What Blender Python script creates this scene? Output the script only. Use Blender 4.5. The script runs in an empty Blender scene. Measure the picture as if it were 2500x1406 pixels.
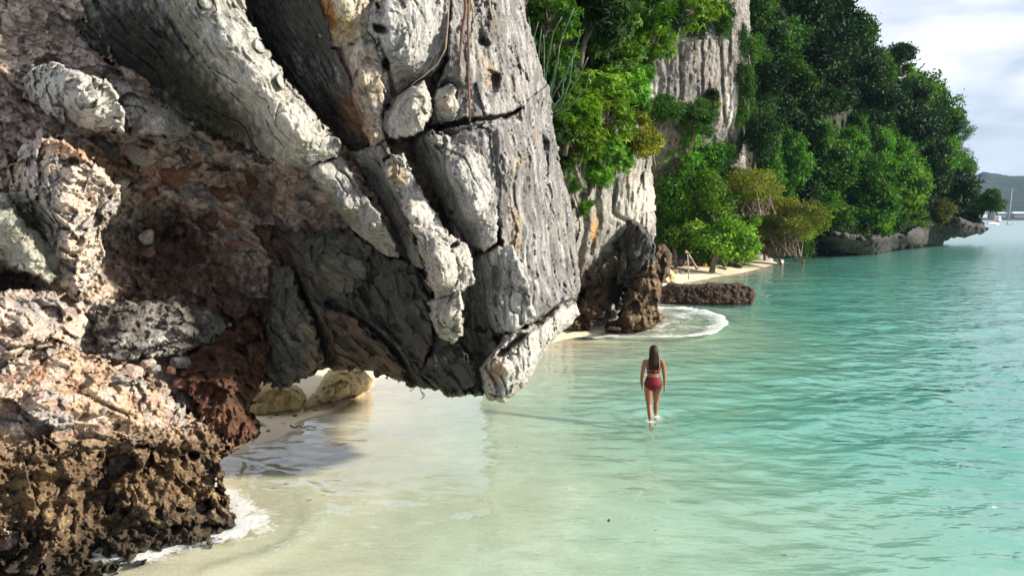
import bpy, bmesh, math, random
import numpy as np
from mathutils import Vector, Matrix

# ------------------------------------------------------------------ camera, sky, sun, exposure
F, HOR, CAMH = 1800.0, 530.0, 3.9
PITCH = math.atan((703 - HOR) / F)
scn = bpy.context.scene
COL = scn.collection
cam = bpy.data.cameras.new("camera")
cam.sensor_width = 36.0
cam.lens = F / 2500 * 36
cam.clip_start, cam.clip_end = 0.1, 9000
camo = bpy.data.objects.new("camera", cam)
COL.objects.link(camo)
camo.location = (0, 0, CAMH)
camo.rotation_euler = (math.radians(90) - PITCH, 0, 0)
scn.camera = camo

SUN_EL, SUN_AZ = math.radians(23), math.radians(12)      # azimuth: from the right (+X) towards the camera side
S = Vector((math.cos(SUN_EL) * math.cos(SUN_AZ), -math.cos(SUN_EL) * math.sin(SUN_AZ), math.sin(SUN_EL)))
sl = bpy.data.lights.new("sun", "SUN")
sl.energy, sl.angle, sl.color = 5.0, math.radians(3.0), (1.0, 0.94, 0.84)
slo = bpy.data.objects.new("sun", sl)
COL.objects.link(slo)
slo.rotation_euler = S.to_track_quat('Z', 'Y').to_euler()

W = bpy.data.worlds.new("World")
scn.world = W
W.use_nodes = True
wn, wl = W.node_tree.nodes, W.node_tree.links
bg = wn["Background"]
bg.inputs[1].default_value = 0.05
sky = wn.new("ShaderNodeTexSky")
sky.sky_type = 'NISHITA'
sky.sun_disc = False
sky.sun_elevation = SUN_EL
sky.sun_rotation = math.atan2(S.x, S.y)
tc = wn.new("ShaderNodeTexCoord")
mp = wn.new("ShaderNodeMapping")
mp.inputs['Scale'].default_value = (1.6, 1.6, 6.5)
mp.inputs['Rotation'].default_value = (0.0, 0.12, 0.4)
wl.new(tc.outputs['Generated'], mp.inputs['Vector'])
nz = wn.new("ShaderNodeTexNoise")
nz.inputs['Scale'].default_value = 1.5
nz.inputs['Detail'].default_value = 6
nz.inputs['Roughness'].default_value = 0.5
nz.inputs['Distortion'].default_value = 0.5
wl.new(mp.outputs[0], nz.inputs['Vector'])
cr = wn.new("ShaderNodeValToRGB")
cr.color_ramp.elements[0].position, cr.color_ramp.elements[0].color = 0.36, (0, 0, 0, 1)
cr.color_ramp.elements[1].position, cr.color_ramp.elements[1].color = 0.60, (1, 1, 1, 1)
wl.new(nz.outputs['Fac'], cr.inputs[0])
nz2 = wn.new("ShaderNodeTexNoise")
nz2.inputs['Scale'].default_value = 2.6
nz2.inputs['Detail'].default_value = 5
wl.new(mp.outputs[0], nz2.inputs['Vector'])
cc = wn.new("ShaderNodeValToRGB")
cc.color_ramp.elements[0].position, cc.color_ramp.elements[0].color = 0.36, (8.2, 9.0, 10.6, 1)
cc.color_ramp.elements[1].position, cc.color_ramp.elements[1].color = 0.62, (12.6, 12.8, 13.2, 1)
wl.new(nz2.outputs['Fac'], cc.inputs[0])
base = wn.new("ShaderNodeMix")
base.data_type = 'RGBA'
base.inputs[0].default_value = 0.55
wl.new(sky.outputs[0], base.inputs[6])
base.inputs[7].default_value = (7.4, 9.0, 11.4, 1)
mx = wn.new("ShaderNodeMix")
mx.data_type = 'RGBA'
wl.new(cr.outputs[0], mx.inputs[0])
wl.new(base.outputs[2], mx.inputs[6])
wl.new(cc.outputs[0], mx.inputs[7])
wl.new(mx.outputs[2], bg.inputs[0])

scn.view_settings.view_transform = 'Standard'
scn.view_settings.look = 'None'
scn.view_settings.exposure = 0.95
scn.view_settings.gamma = 1.0
scn.render.engine = 'CYCLES'
scn.cycles.max_bounces = 7
scn.cycles.diffuse_bounces = 2
scn.cycles.glossy_bounces = 3
scn.cycles.transparent_max_bounces = 16
scn.cycles.transmission_bounces = 4
scn.cycles.volume_bounces = 0
scn.cycles.caustics_reflective = False
scn.cycles.use_denoising = True

# ------------------------------------------------------------------ geometry helpers
SP, CP = math.sin(PITCH), math.cos(PITCH)
def at(px, py, D):
    """world point(s) seen at a photo pixel, at distance D along the view (world Y)"""
    px, py, D = np.asarray(px, float), np.asarray(py, float), np.asarray(D, float)
    u, v = (px - 1250) / F, (703 - py) / F
    y = CP + v * SP
    z = -SP + v * CP
    k = D / y
    return np.stack([u * k, D + 0 * u, CAMH + z * k], -1)
def onz(px, py, z0=0.0):
    u, v = (px - 1250) / F, (703 - py) / F
    return at(px, py, (CAMH - z0) / (-(-SP + v * CP) / (CP + v * SP)))

U32 = np.uint32
def _h(ix, iy, iz, s):
    n = (ix * U32(73856093)) ^ (iy * U32(19349663)) ^ (iz * U32(83492791)) ^ U32(s * 2654435761 & 0x7fffffff)
    n = (n ^ (n >> U32(15))) * U32(2246822519)
    n = (n ^ (n >> U32(13))) * U32(3266489917)
    return n ^ (n >> U32(16))
def perlin(p, seed=0):
    p = np.asarray(p, np.float32)
    i = np.floor(p)
    f = p - i
    i = i.astype(np.int64).astype(U32)
    w = f * f * f * (f * (f * 6 - 15) + 10)
    K = np.float32(1 / 127.5)
    r = 0
    for dx in (0, 1):
        for dy in (0, 1):
            wxy = (w[..., 0] if dx else 1 - w[..., 0]) * (w[..., 1] if dy else 1 - w[..., 1])
            for dz in (0, 1):
                h = _h(i[..., 0] + U32(dx), i[..., 1] + U32(dy), i[..., 2] + U32(dz), seed)
                g = ((h & U32(255)).astype(np.float32) * K - 1) * (f[..., 0] - dx) + (((h >> U32(8)) & U32(255)).astype(np.float32) * K - 1) * (f[..., 1] - dy) + (((h >> U32(16)) & U32(255)).astype(np.float32) * K - 1) * (f[..., 2] - dz)
                r = r + g * wxy * (w[..., 2] if dz else 1 - w[..., 2])
    return r * np.float32(1.25)
def fbm(p, octv=4, seed=0, gain=0.5, ridged=False):
    a, r, t = 1.0, 0, 0
    for o in range(octv):
        n = perlin(p * (2.03 ** o) + o * 17.3, seed + o)
        if ridged: n = 1 - 2 * np.abs(n)
        r = r + a * n
        t += a
        a *= gain
    return r / t
def worley(p, seed=0):
    """F1, F2, three random numbers of the nearest cell, vector to its centre"""
    p = np.asarray(p, np.float32)
    i = np.floor(p)
    f = p - i
    i = i.astype(np.int64).astype(U32)
    F1 = np.full(p.shape[:-1], 9.0, np.float32); F2 = F1.copy()
    ID = np.zeros(p.shape[:-1], U32); V = np.zeros_like(p)
    K = np.float32(1 / 1023)
    for dx in (-1, 0, 1):
        for dy in (-1, 0, 1):
            for dz in (-1, 0, 1):
                h = _h(i[..., 0] + U32(dx & 0xffffffff), i[..., 1] + U32(dy & 0xffffffff), i[..., 2] + U32(dz & 0xffffffff), seed)
                v0 = f[..., 0] - dx - (h & U32(1023)).astype(np.float32) * K
                v1 = f[..., 1] - dy - ((h >> U32(10)) & U32(1023)).astype(np.float32) * K
                v2 = f[..., 2] - dz - ((h >> U32(20)) & U32(1023)).astype(np.float32) * K
                d = v0 * v0 + v1 * v1 + v2 * v2
                m = d < F1
                F2 = np.where(m, F1, np.minimum(F2, d))
                F1[m] = d[m]
                ID[m] = h[m]
                V[m, 0] = v0[m]; V[m, 1] = v1[m]; V[m, 2] = v2[m]
    h2 = _h(ID, ID >> U32(7), ID >> U32(3), 5)
    R = np.stack([(h2 & U32(255)), ((h2 >> U32(8)) & U32(255)), ((h2 >> U32(16)) & U32(255))], -1).astype(np.float32) / 255
    return np.sqrt(F1), np.sqrt(F2), R, V
def sstep(a, b, x):
    t = np.clip((x - a) / (b - a), 0, 1)
    return t * t * (3 - 2 * t)
def lerp(a, b, t): return a + (b - a) * t
def mixc(c, d, t): return c + (np.asarray(d, float) - c) * np.asarray(t)[..., None]

def sdist(x, y, poly):
    """signed distance to a polygon, positive inside"""
    P = np.asarray(poly, float)
    d2 = np.full(x.shape, 1e18); ins = np.zeros(x.shape, bool)
    for a, b in zip(P, np.roll(P, -1, 0)):
        e = b - a
        t = np.clip(((x - a[0]) * e[0] + (y - a[1]) * e[1]) / (e @ e + 1e-9), 0, 1)
        d2 = np.minimum(d2, (x - a[0] - t * e[0]) ** 2 + (y - a[1] - t * e[1]) ** 2)
        c = ((a[1] > y) != (b[1] > y))
        xi = a[0] + (y - a[1]) / (e[1] if abs(e[1]) > 1e-9 else 1e-9) * e[0]
        ins ^= c & (x < xi)
    return np.where(ins, 1, -1) * np.sqrt(d2)
def pdist(x, y, line):
    P = np.asarray(line, float)
    d2 = np.full(x.shape, 1e18)
    for a, b in zip(P[:-1], P[1:]):
        e = b - a
        t = np.clip(((x - a[0]) * e[0] + (y - a[1]) * e[1]) / (e @ e + 1e-9), 0, 1)
        d2 = np.minimum(d2, (x - a[0] - t * e[0]) ** 2 + (y - a[1] - t * e[1]) ** 2)
    return np.sqrt(d2)
def rbf(ctrl):
    C = np.asarray(ctrl, float)
    X = C[:, :2] / 100
    n = len(C)
    A = np.zeros((n + 3, n + 3))
    A[:n, :n] = np.sqrt(((X[:, None] - X[None]) ** 2).sum(-1) + 0.02)
    A[:n, n] = 1; A[:n, n + 1:] = X
    A[n:, :n] = A[:n, n:].T
    A[:n, :n] -= np.eye(n) * 0.02
    s = np.linalg.solve(A, np.concatenate([C[:, 2], np.zeros(3)]))
    def ev(px, py):
        px, py = np.asarray(px, float) / 100, np.asarray(py, float) / 100
        r = s[n] + s[n + 1] * px + s[n + 2] * py
        for k in range(n):
            r = r + s[k] * np.sqrt((px - X[k, 0]) ** 2 + (py - X[k, 1]) ** 2 + 0.02)
        return r
    return ev

def np_mesh(name, V, Fq, cols=None, mat=None, parent=None, smooth=True, attrs=None):
    me = bpy.data.meshes.new(name)
    V = np.ascontiguousarray(V, np.float32); Fq = np.ascontiguousarray(Fq, np.int32)
    k = Fq.shape[1]
    me.vertices.add(len(V)); me.vertices.foreach_set("co", V.ravel())
    me.loops.add(Fq.size); me.loops.foreach_set("vertex_index", Fq.ravel())
    me.polygons.add(len(Fq))
    me.polygons.foreach_set("loop_start", np.arange(0, Fq.size, k, dtype=np.int32))
    me.polygons.foreach_set("loop_total", np.full(len(Fq), k, np.int32))
    if smooth: me.polygons.foreach_set("use_smooth", np.ones(len(Fq), bool))
    me.update(calc_edges=True)
    if cols is not None:
        a = me.color_attributes.new("Col", 'FLOAT_COLOR', 'POINT')
        c = np.ones((len(V), 4), np.float32); c[:, :3] = np.clip(cols, 0.004, 0.9)
        a.data.foreach_set("color", c.ravel())
    for nm, arr in (attrs or {}).items():
        a = me.attributes.new(nm, 'FLOAT', 'POINT')
        a.data.foreach_set("value", np.ascontiguousarray(arr, np.float32))
    if mat: me.materials.append(mat)
    return link(name, me, parent)
def link(name, me, parent=None):
    o = bpy.data.objects.new(name, me)
    COL.objects.link(o)
    if parent:
        o.parent = parent
        bpy.context.view_layer.update() if False else None
        o.matrix_parent_inverse = Matrix.Translation(parent.location).inverted() if not parent.get("_local") else Matrix()
    return o
def thing(name, label, cat, loc=(0, 0, 0), group=None, local=False):
    o = bpy.data.objects.new(name, None)
    COL.objects.link(o)
    o.location = loc
    o.empty_display_size = 0.2
    o["label"] = label; o["category"] = cat
    if group: o["group"] = group
    if local: o["_local"] = 1
    return o
def tag(o, label, cat, group=None):
    o["label"] = label; o["category"] = cat
    if group: o["group"] = group
    return o

class MB:
    """collects tubes, boxes and lathes into one mesh"""
    def __init__(s): s.v, s.f = [], []
    def tube(s, pts, rad, n=7, cap=True, wob=0, seed=0):
        rr = random.Random(seed)
        pts = [Vector(p) for p in pts]
        b0 = len(s.v); up = Vector((0.13, 0.31, 0.94))
        for i, p in enumerate(pts):
            t = (pts[min(i + 1, len(pts) - 1)] - pts[max(i - 1, 0)]).normalized()
            a = t.cross(up)
            if a.length < 0.1: a = t.cross(Vector((1, 0, 0)))
            a.normalize(); b = t.cross(a)
            r = rad[i] if hasattr(rad, '__len__') else rad
            for k in range(n):
                an = 2 * math.pi * k / n
                q = r * (1 + wob * rr.uniform(-1, 1))
                s.v.append(p + a * math.cos(an) * q + b * math.sin(an) * q)
        for i in range(len(pts) - 1):
            for k in range(n):
                s.f.append((b0 + i * n + k, b0 + i * n + (k + 1) % n, b0 + (i + 1) * n + (k + 1) % n, b0 + (i + 1) * n + k))
        if cap:
            s.f.append(tuple(b0 + k for k in range(n))[::-1]); e = b0 + (len(pts) - 1) * n
            s.f.append(tuple(e + k for k in range(n)))
        return s
    def box(s, c, d, rz=0):
        b0 = len(s.v); M = Matrix.Rotation(rz, 3, 'Z')
        for z in (-1, 1):
            for x, y in ((-1, -1), (1, -1), (1, 1), (-1, 1)):
                s.v.append(Vector(c) + M @ Vector((x * d[0] / 2, y * d[1] / 2, z * d[2] / 2)))
        for f in ((3, 2, 1, 0), (4, 5, 6, 7), (0, 1, 5, 4), (1, 2, 6, 5), (2, 3, 7, 6), (3, 0, 4, 7)):
            s.f.append(tuple(b0 + i for i in f))
        return s
    def raw(s, v, f):
        b0 = len(s.v)
        s.v += [Vector(p) for p in v]; s.f += [tuple(b0 + i for i in q) for q in f]
        return s
    def build(s, name, mat, parent=None, smooth=True):
        me = bpy.data.meshes.new(name)
        me.from_pydata([tuple(v) for v in s.v], [], s.f)
        me.update()
        if smooth: me.polygons.foreach_set("use_smooth", np.ones(len(me.polygons), bool))
        if mat: me.materials.append(mat)
        return link(name, me, parent)

# ------------------------------------------------------------------ materials
def newmat(name):
    m = bpy.data.materials.new(name); m.use_nodes = True
    n, l = m.node_tree.nodes, m.node_tree.links
    return m, n, l, n["Principled BSDF"]
def noise_node(n, l, coord, scale, detail=5, rough=0.6):
    t = n.new("ShaderNodeTexNoise")
    t.inputs['Scale'].default_value = scale; t.inputs['Detail'].default_value = detail; t.inputs['Roughness'].default_value = rough
    if coord is not None: l.new(coord, t.inputs['Vector'])
    return t
def ramp(n, l, src, stops):
    r = n.new("ShaderNodeValToRGB")
    e = r.color_ramp.elements
    while len(e) < len(stops): e.new(0.5)
    for q, (p, c) in zip(e, stops):
        q.position = p; q.color = (*c, 1) if hasattr(c, '__len__') else (c, c, c, 1)
    l.new(src, r.inputs[0])
    return r
def mixn(n, l, a, b, fac, mode='MIX'):
    m = n.new("ShaderNodeMix"); m.data_type = 'RGBA'; m.blend_type = mode
    for idx, v in ((0, fac), (6, a), (7, b)):
        if hasattr(v, 'is_output'): l.new(v, m.inputs[idx])
        elif idx == 0: m.inputs[0].default_value = v
        else: m.inputs[idx].default_value = (*v, 1)
    return m.outputs[2]
def rock_mat(name, fine=22.0, bump=0.02, rough=0.9, stretch=(1, 1, 1), spec=0.2, contrast=0.45):
    m, n, l, b = newmat(name)
    geo = n.new("ShaderNodeNewGeometry")
    mpg = n.new("ShaderNodeMapping"); mpg.inputs['Scale'].default_value = stretch
    l.new(geo.outputs['Position'], mpg.inputs['Vector'])
    att = n.new("ShaderNodeAttribute"); att.attribute_name = "Col"
    n1 = noise_node(n, l, mpg.outputs[0], fine, 6, 0.7)
    n2 = noise_node(n, l, mpg.outputs[0], fine * 0.22, 5, 0.6)
    r1 = ramp(n, l, n1.outputs['Fac'], [(0.3, 1 - contrast), (0.5, 1.0), (0.72, 1 + contrast)])
    r2 = ramp(n, l, n2.outputs['Fac'], [(0.3, 0.72), (0.7, 1.25)])
    c = mixn(n, l, att.outputs['Color'], r1.outputs[0], 1.0, 'MULTIPLY')
    c = mixn(n, l, c, r2.outputs[0], 1.0, 'MULTIPLY')
    l.new(c, b.inputs['Base Color'])
    vor = n.new("ShaderNodeTexVoronoi"); vor.inputs['Scale'].default_value = fine * 0.9
    l.new(mpg.outputs[0], vor.inputs['Vector'])
    ad = n.new("ShaderNodeMath"); ad.operation = 'MULTIPLY_ADD'
    l.new(vor.outputs['Distance'], ad.inputs[0]); ad.inputs[1].default_value = 0.45
    l.new(n1.outputs['Fac'], ad.inputs[2])
    bp = n.new("ShaderNodeBump"); bp.inputs['Strength'].default_value = 0.9; bp.inputs['Distance'].default_value = bump
    l.new(ad.outputs[0], bp.inputs['Height'])
    l.new(bp.outputs[0], b.inputs['Normal'])
    b.inputs['Roughness'].default_value = rough
    b.inputs['Specular IOR Level'].default_value = spec
    return m
M_LIME = rock_mat("limestone", 30, 0.034, stretch=(1, 1, 0.45), contrast=0.5)
M_BREC = rock_mat("breccia", 24, 0.024)
M_REEF = rock_mat("reef_rock", 28, 0.035, contrast=0.6)
M_UNDER = rock_mat("shade_toned_limestone", 18, 0.018, rough=0.75, spec=0.3)
M_FARROCK = rock_mat("far_rock", 5, 0.10, stretch=(1, 1, 0.35))
M_HILL = rock_mat("forest_floor", 2.0, 0.3)

def leaf_mat(name, c0, c1, c2, trans=0.3, rough=0.6):
    m, n, l, b = newmat(name)
    att = n.new("ShaderNodeAttribute"); att.attribute_name = "lc"
    r = ramp(n, l, att.outputs['Fac'], [(0.0, c0), (0.55, c1), (1.0, c2)])
    oi = n.new("ShaderNodeObjectInfo")
    hs = n.new("ShaderNodeHueSaturation")
    ma = n.new("ShaderNodeMapRange"); ma.inputs[3].default_value = 0.7; ma.inputs[4].default_value = 1.25
    l.new(oi.outputs['Random'], ma.inputs[0]); l.new(ma.outputs[0], hs.inputs['Value'])
    l.new(r.outputs[0], hs.inputs['Color'])
    l.new(hs.outputs[0], b.inputs['Base Color'])
    b.inputs['Roughness'].default_value = rough
    b.inputs['Specular IOR Level'].default_value = 0.15
    tr = n.new("ShaderNodeBsdfTranslucent")
    l.new(mixn(n, l, hs.outputs[0], (1.25, 1.35, 0.5), 1.0, 'MULTIPLY'), tr.inputs['Color'])
    mxs = n.new("ShaderNodeMixShader"); mxs.inputs[0].default_value = trans
    l.new(b.outputs[0], mxs.inputs[1]); l.new(tr.outputs[0], mxs.inputs[2])
    l.new(mxs.outputs[0], n["Material Output"].inputs['Surface'])
    return m
L_BRIGHT = leaf_mat("leaf_bright_green", (0.030, 0.095, 0.008), (0.12, 0.26, 0.018), (0.30, 0.40, 0.05))
L_FRESH = leaf_mat("leaf_fresh_green", (0.020, 0.085, 0.008), (0.072, 0.22, 0.016), (0.19, 0.34, 0.04))
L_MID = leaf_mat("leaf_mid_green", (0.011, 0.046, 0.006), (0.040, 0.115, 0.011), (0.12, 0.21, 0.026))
L_DARK = leaf_mat("leaf_dark_green", (0.005, 0.018, 0.004), (0.013, 0.042, 0.007), (0.04, 0.085, 0.012), 0.2)  # green lowered so the leaf colour carries part of the forest's shade
L_YELL = leaf_mat("leaf_yellow_green", (0.07, 0.10, 0.010), (0.17, 0.20, 0.02), (0.32, 0.27, 0.035))
L_OLIVE = leaf_mat("leaf_olive", (0.035, 0.045, 0.012), (0.10, 0.11, 0.025), (0.21, 0.19, 0.05))
def plain(name, col, rough=0.6, spec=0.3, nscale=None, var=0.35, metal=0.0, bump=0.0):
    m, n, l, b = newmat(name)
    b.inputs['Roughness'].default_value = rough; b.inputs['Specular IOR Level'].default_value = spec; b.inputs['Metallic'].default_value = metal
    if nscale:
        tcx = n.new("ShaderNodeTexCoord")
        t = noise_node(n, l, tcx.outputs['Object'], nscale)
        r = ramp(n, l, t.outputs['Fac'], [(0.3, tuple(c * (1 - var) for c in col)), (0.7, tuple(min(1, c * (1 + var)) for c in col))])
        l.new(r.outputs[0], b.inputs['Base Color'])
        if bump:
            bp = n.new("ShaderNodeBump"); bp.inputs['Distance'].default_value = bump
            l.new(t.outputs['Fac'], bp.inputs['Height']); l.new(bp.outputs[0], b.inputs['Normal'])
    else: b.inputs['Base Color'].default_value = (*col, 1)
    return m
M_BARK = plain("grey_bark", (0.16, 0.13, 0.10), 0.9, 0.1, 9, 0.5, bump=0.02)
M_PALEBARK = plain("pale_bark", (0.36, 0.30, 0.22), 0.9, 0.1, 9, 0.4, bump=0.02)
M_DARKWOOD = plain("wet_dark_wood", (0.05, 0.032, 0.022), 0.6, 0.3, 8, 0.5, bump=0.02)

# ------------------------------------------------------------------ sand, seabed and sea
SHORE_PX = [(-700, 1300), (0, 1290), (300, 1230), (520, 1130), (612, 1082), (690, 1062), (735, 1028), (800, 1004), (852, 988), (890, 958), (925, 925), (962, 914), (1050, 900), (1200, 870), (1395, 828), (1480, 816), (1575, 800), (1600, 770), (1590, 735), (1620, 700), (1700, 684), (1760, 674), (1830, 662), (1900, 642), (1960, 631), (2060, 622), (2200, 608), (2270, 598)]
SHORE = np.array([onz(*p)[:2] for p in SHORE_PX])
LAND = np.vstack([SHORE, [(52, 118), (60, 140), (-300, 260), (-300, -40), (-12, -10)]])
def shore_sd(x, y): return sdist(x, y, LAND)             # > 0 on land
def ground_z(x, y):
    d = shore_sd(x, y)
    up = np.minimum(0.115 * d, 0.35 + 0.03 * d)
    dd = -d
    steep = (1 + 0.65 * sstep(10, 17, y)) * (1 + 3 * sstep(50, 82, y))
    dn = 0.034 * dd + 0.0062 * np.clip(dd - 2.5, 0, None) ** 1.6
    dn = np.minimum(dn * steep, 1.5 - 1.02 * sstep(14, 75, y))
    hd = sstep(64, 72, y)
    up = np.minimum(up, 2.2) * (1 - hd) - 2.5 * hd * sstep(-2, 3, d)
    z = np.where(d > 0, up, -dn)
    return z
def polar(rows, cols, a0, a1, d0, d1):
    t0, t1 = math.atan(CAMH / d0), math.atan(CAMH / d1)
    th = np.linspace(t0, t1, rows)
    R = CAMH / np.tan(th)
    A = np.linspace(a0, a1, cols)
    RR, AA = np.meshgrid(R, A, indexing='ij')
    return RR * np.tan(AA), RR + 0 * AA
def gridfaces(r, c):
    i = np.arange(r * c).reshape(r, c)
    return np.stack([i[:-1, :-1].ravel(), i[:-1, 1:].ravel(), i[1:, 1:].ravel(), i[1:, :-1].ravel()], 1)

m, n, l, b = newmat("sand")
geo = n.new("ShaderNodeNewGeometry")
s1 = noise_node(n, l, geo.outputs['Position'], 0.55, 5, 0.55)
s2 = noise_node(n, l, geo.outputs['Position'], 45, 4, 0.7)
cs = ramp(n, l, s1.outputs['Fac'], [(0.3, (0.67, 0.54, 0.355)), (0.7, (0.83, 0.70, 0.50))])
cs2 = ramp(n, l, s2.outputs['Fac'], [(0.3, 0.86), (0.7, 1.08)])
l.new(mixn(n, l, cs.outputs[0], cs2.outputs[0], 1.0, 'MULTIPLY'), b.inputs['Base Color'])
b.inputs['Roughness'].default_value = 0.85; b.inputs['Specular IOR Level'].default_value = 0.2
bp = n.new("ShaderNodeBump"); bp.inputs['Distance'].default_value = 0.012
l.new(s2.outputs['Fac'], bp.inputs['Height']); l.new(bp.outputs[0], b.inputs['Normal'])
M_SAND = m

R_, C_ = 330, 300
gx, gy = polar(R_, C_, math.radians(-56), math.radians(50), 3.2, 3500)
gz = ground_z(gx, gy)
q = np.stack([gx, gy, 0 * gx], -1)
near = np.clip(1 - gy / 60, 0, 1)
ripple = np.sin((gx * 0.45 + gy * 0.9) * 11 + 3.5 * fbm(q * 0.8, 3, 4)) * 0.007 * sstep(-0.02, -0.25, gz)
gz = gz + near * (0.05 * fbm(q * 0.9, 4, 3) + ripple) * sstep(0.0, 1.2, np.abs(shore_sd(gx, gy)) + 0.15)
sand = np_mesh("sand", np.stack([gx, gy, gz], -1).reshape(-1, 3), gridfaces(R_, C_), mat=M_SAND)
sand["kind"] = "structure"; sand["label"] = "pale sand of the beach and shallow seabed"

m, n, l, b = newmat("sea_water")
n.remove(b)
geo = n.new("ShaderNodeNewGeometry")
mpw = n.new("ShaderNodeMapping"); mpw.inputs['Scale'].default_value = (0.55, 1.0, 1.0); mpw.inputs['Rotation'].default_value = (0, 0, 0.25)
l.new(geo.outputs['Position'], mpw.inputs['Vector'])
w1 = noise_node(n, l, mpw.outputs[0], 2.7, 3, 0.5)
w2 = noise_node(n, l, mpw.outputs[0], 0.5, 3, 0.5)
ad = n.new("ShaderNodeMath"); ad.operation = 'MULTIPLY_ADD'
l.new(w2.outputs['Fac'], ad.inputs[0]); ad.inputs[1].default_value = 2.0; l.new(w1.outputs['Fac'], ad.inputs[2])
bpw = n.new("ShaderNodeBump"); bpw.inputs['Strength'].default_value = 1.0
calm = n.new("ShaderNodeAttribute"); calm.attribute_name = "calm"
mr = n.new("ShaderNodeMath"); mr.operation = 'MULTIPLY'; l.new(calm.outputs['Fac'], mr.inputs[0]); mr.inputs[1].default_value = 0.11
l.new(mr.outputs[0], bpw.inputs['Distance'])
l.new(ad.outputs[0], bpw.inputs['Height'])
lw = n.new("ShaderNodeLayerWeight"); lw.inputs['Blend'].default_value = 0.5
l.new(bpw.outputs[0], lw.inputs['Normal'])
pw = n.new("ShaderNodeMath"); pw.operation = 'POWER'; l.new(lw.outputs['Facing'], pw.inputs[0]); pw.inputs[1].default_value = 3.6
fr = n.new("ShaderNodeMath"); fr.operation = 'MULTIPLY_ADD'; l.new(pw.outputs[0], fr.inputs[0]); fr.inputs[1].default_value = 0.98; fr.inputs[2].default_value = 0.02
gl = n.new("ShaderNodeBsdfGlossy"); gl.distribution = 'MULTI_GGX'; ra = n.new('ShaderNodeAttribute'); ra.attribute_name = 'chop'; l.new(ra.outputs['Fac'], gl.inputs['Roughness'])
l.new(bpw.outputs[0], gl.inputs['Normal'])
trn = n.new("ShaderNodeBsdfTransparent")
ms = n.new("ShaderNodeMixShader")
l.new(fr.outputs[0], ms.inputs[0]); l.new(trn.outputs[0], ms.inputs[1]); l.new(gl.outputs[0], ms.inputs[2])
fo = n.new("ShaderNodeAttribute"); fo.attribute_name = "foam"
fn = noise_node(n, l, geo.outputs['Position'], 5.0, 12, 0.74)
fn.inputs['Distortion'].default_value = 1.6
sub = n.new("ShaderNodeMath"); sub.operation = 'ADD'
l.new(fn.outputs['Fac'], sub.inputs[0]); l.new(fo.outputs['Fac'], sub.inputs[1])
frp = n.new("ShaderNodeMapRange"); frp.inputs[1].default_value = 0.88; frp.inputs[2].default_value = 1.05; frp.inputs[4].default_value = 0.85
l.new(sub.outputs[0], frp.inputs[0])
fd = n.new("ShaderNodeBsdfDiffuse"); fd.inputs['Color'].default_value = (0.80, 0.80, 0.77, 1)
bpf = n.new("ShaderNodeBump"); bpf.inputs['Distance'].default_value = 0.03; l.new(fn.outputs['Fac'], bpf.inputs['Height']); l.new(bpf.outputs[0], fd.inputs['Normal'])
mf = n.new("ShaderNodeMixShader")
l.new(frp.outputs[0], mf.inputs[0]); l.new(ms.outputs[0], mf.inputs[1]); l.new(fd.outputs[0], mf.inputs[2])
l.new(mf.outputs[0], n["Material Output"].inputs['Surface'])
va = n.new("ShaderNodeVolumeAbsorption"); va.inputs['Color'].default_value = (0.10, 0.955, 0.84, 1); va.inputs['Density'].default_value = 0.54
vs = n.new("ShaderNodeVolumeScatter"); vs.inputs['Color'].default_value = (0.48, 1.0, 0.75, 1); vs.inputs['Density'].default_value = 0.38
vad = n.new("ShaderNodeAddShader"); l.new(va.outputs[0], vad.inputs[0]); l.new(vs.outputs[0], vad.inputs[1])
l.new(vad.outputs[0], n["Material Output"].inputs['Volume'])
M_SEA = m

R_, C_ = 600, 660
wx, wy = polar(R_, C_, math.radians(-50), math.radians(46), 3.6, 3300)
sdw = shore_sd(wx, wy)
depth = np.maximum(-ground_z(wx, wy), 0)
rng = np.random.RandomState(7)
wz = np.zeros_like(wx)
drow = np.abs(np.gradient(wy, axis=0))
deepf = 0.32 + 0.68 * sstep(0.10, 0.75, depth)
warp = fbm(np.stack([wx * 0.25, wy * 0.25, 0 * wx], -1), 3, 31) * 1.3
for k in range(46):
    lam = 0.42 * (7.5 ** (rng.rand() ** 1.15))
    an = math.radians(118) + rng.randn() * 0.62
    kk = 2 * math.pi / lam
    slope = 0.0205 * (0.5 + rng.rand())
    ok = sstep(0.5, 0.22, drow / lam)
    wz += ok * slope / kk * np.sin(kk * (math.cos(an) * (wx + warp) + math.sin(an) * (wy + 0.4 * warp)) + rng.rand() * 6.28)
wz *= deepf
# swash fronts: low bores rolling over the shallows, with foam along their crests
def wpl(pts): return np.array([onz(*p)[:2] for p in pts])
FR1 = wpl([(535, 1112), (620, 1135), (700, 1160), (765, 1190), (800, 1225), (798, 1262), (770, 1300), (700, 1340), (560, 1380)])
FR2 = wpl([(1605, 752), (1660, 752), (1720, 760), (1760, 775), (1776, 793), (1765, 808), (1730, 820), (1670, 827), (1600, 829), (1500, 829), (1420, 829)])
A1 = sdist(wx, wy, np.vstack([FR1, wpl([(300, 1330), (400, 1200)])]))
A2 = sdist(wx, wy, np.vstack([FR2, wpl([(1400, 800), (1560, 760)])])) + 0.35 * fbm(np.stack([wx * 0.9, wy * 0.9, 0 * wx], -1), 4, 57, 0.6)
d1, d2 = pdist(wx, wy, FR1), pdist(wx, wy, FR2)
wz += 0.035 * np.exp(-(d1 / 0.16) ** 2) + 0.018 * sstep(-0.1, 0.4, A1) + 0.08 * np.exp(-(d2 / 0.28) ** 2) + 0.03 * sstep(-0.2, 0.5, A2)
foam = np.zeros_like(wx)
qq = np.stack([wx, wy, 0 * wx], -1)
fr_n = fbm(qq * 1.1, 3, 55)
foam = np.maximum(foam, 0.36 * np.exp(-(d1 / 0.09) ** 2) * sstep(0.35, -0.1, fr_n))
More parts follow.
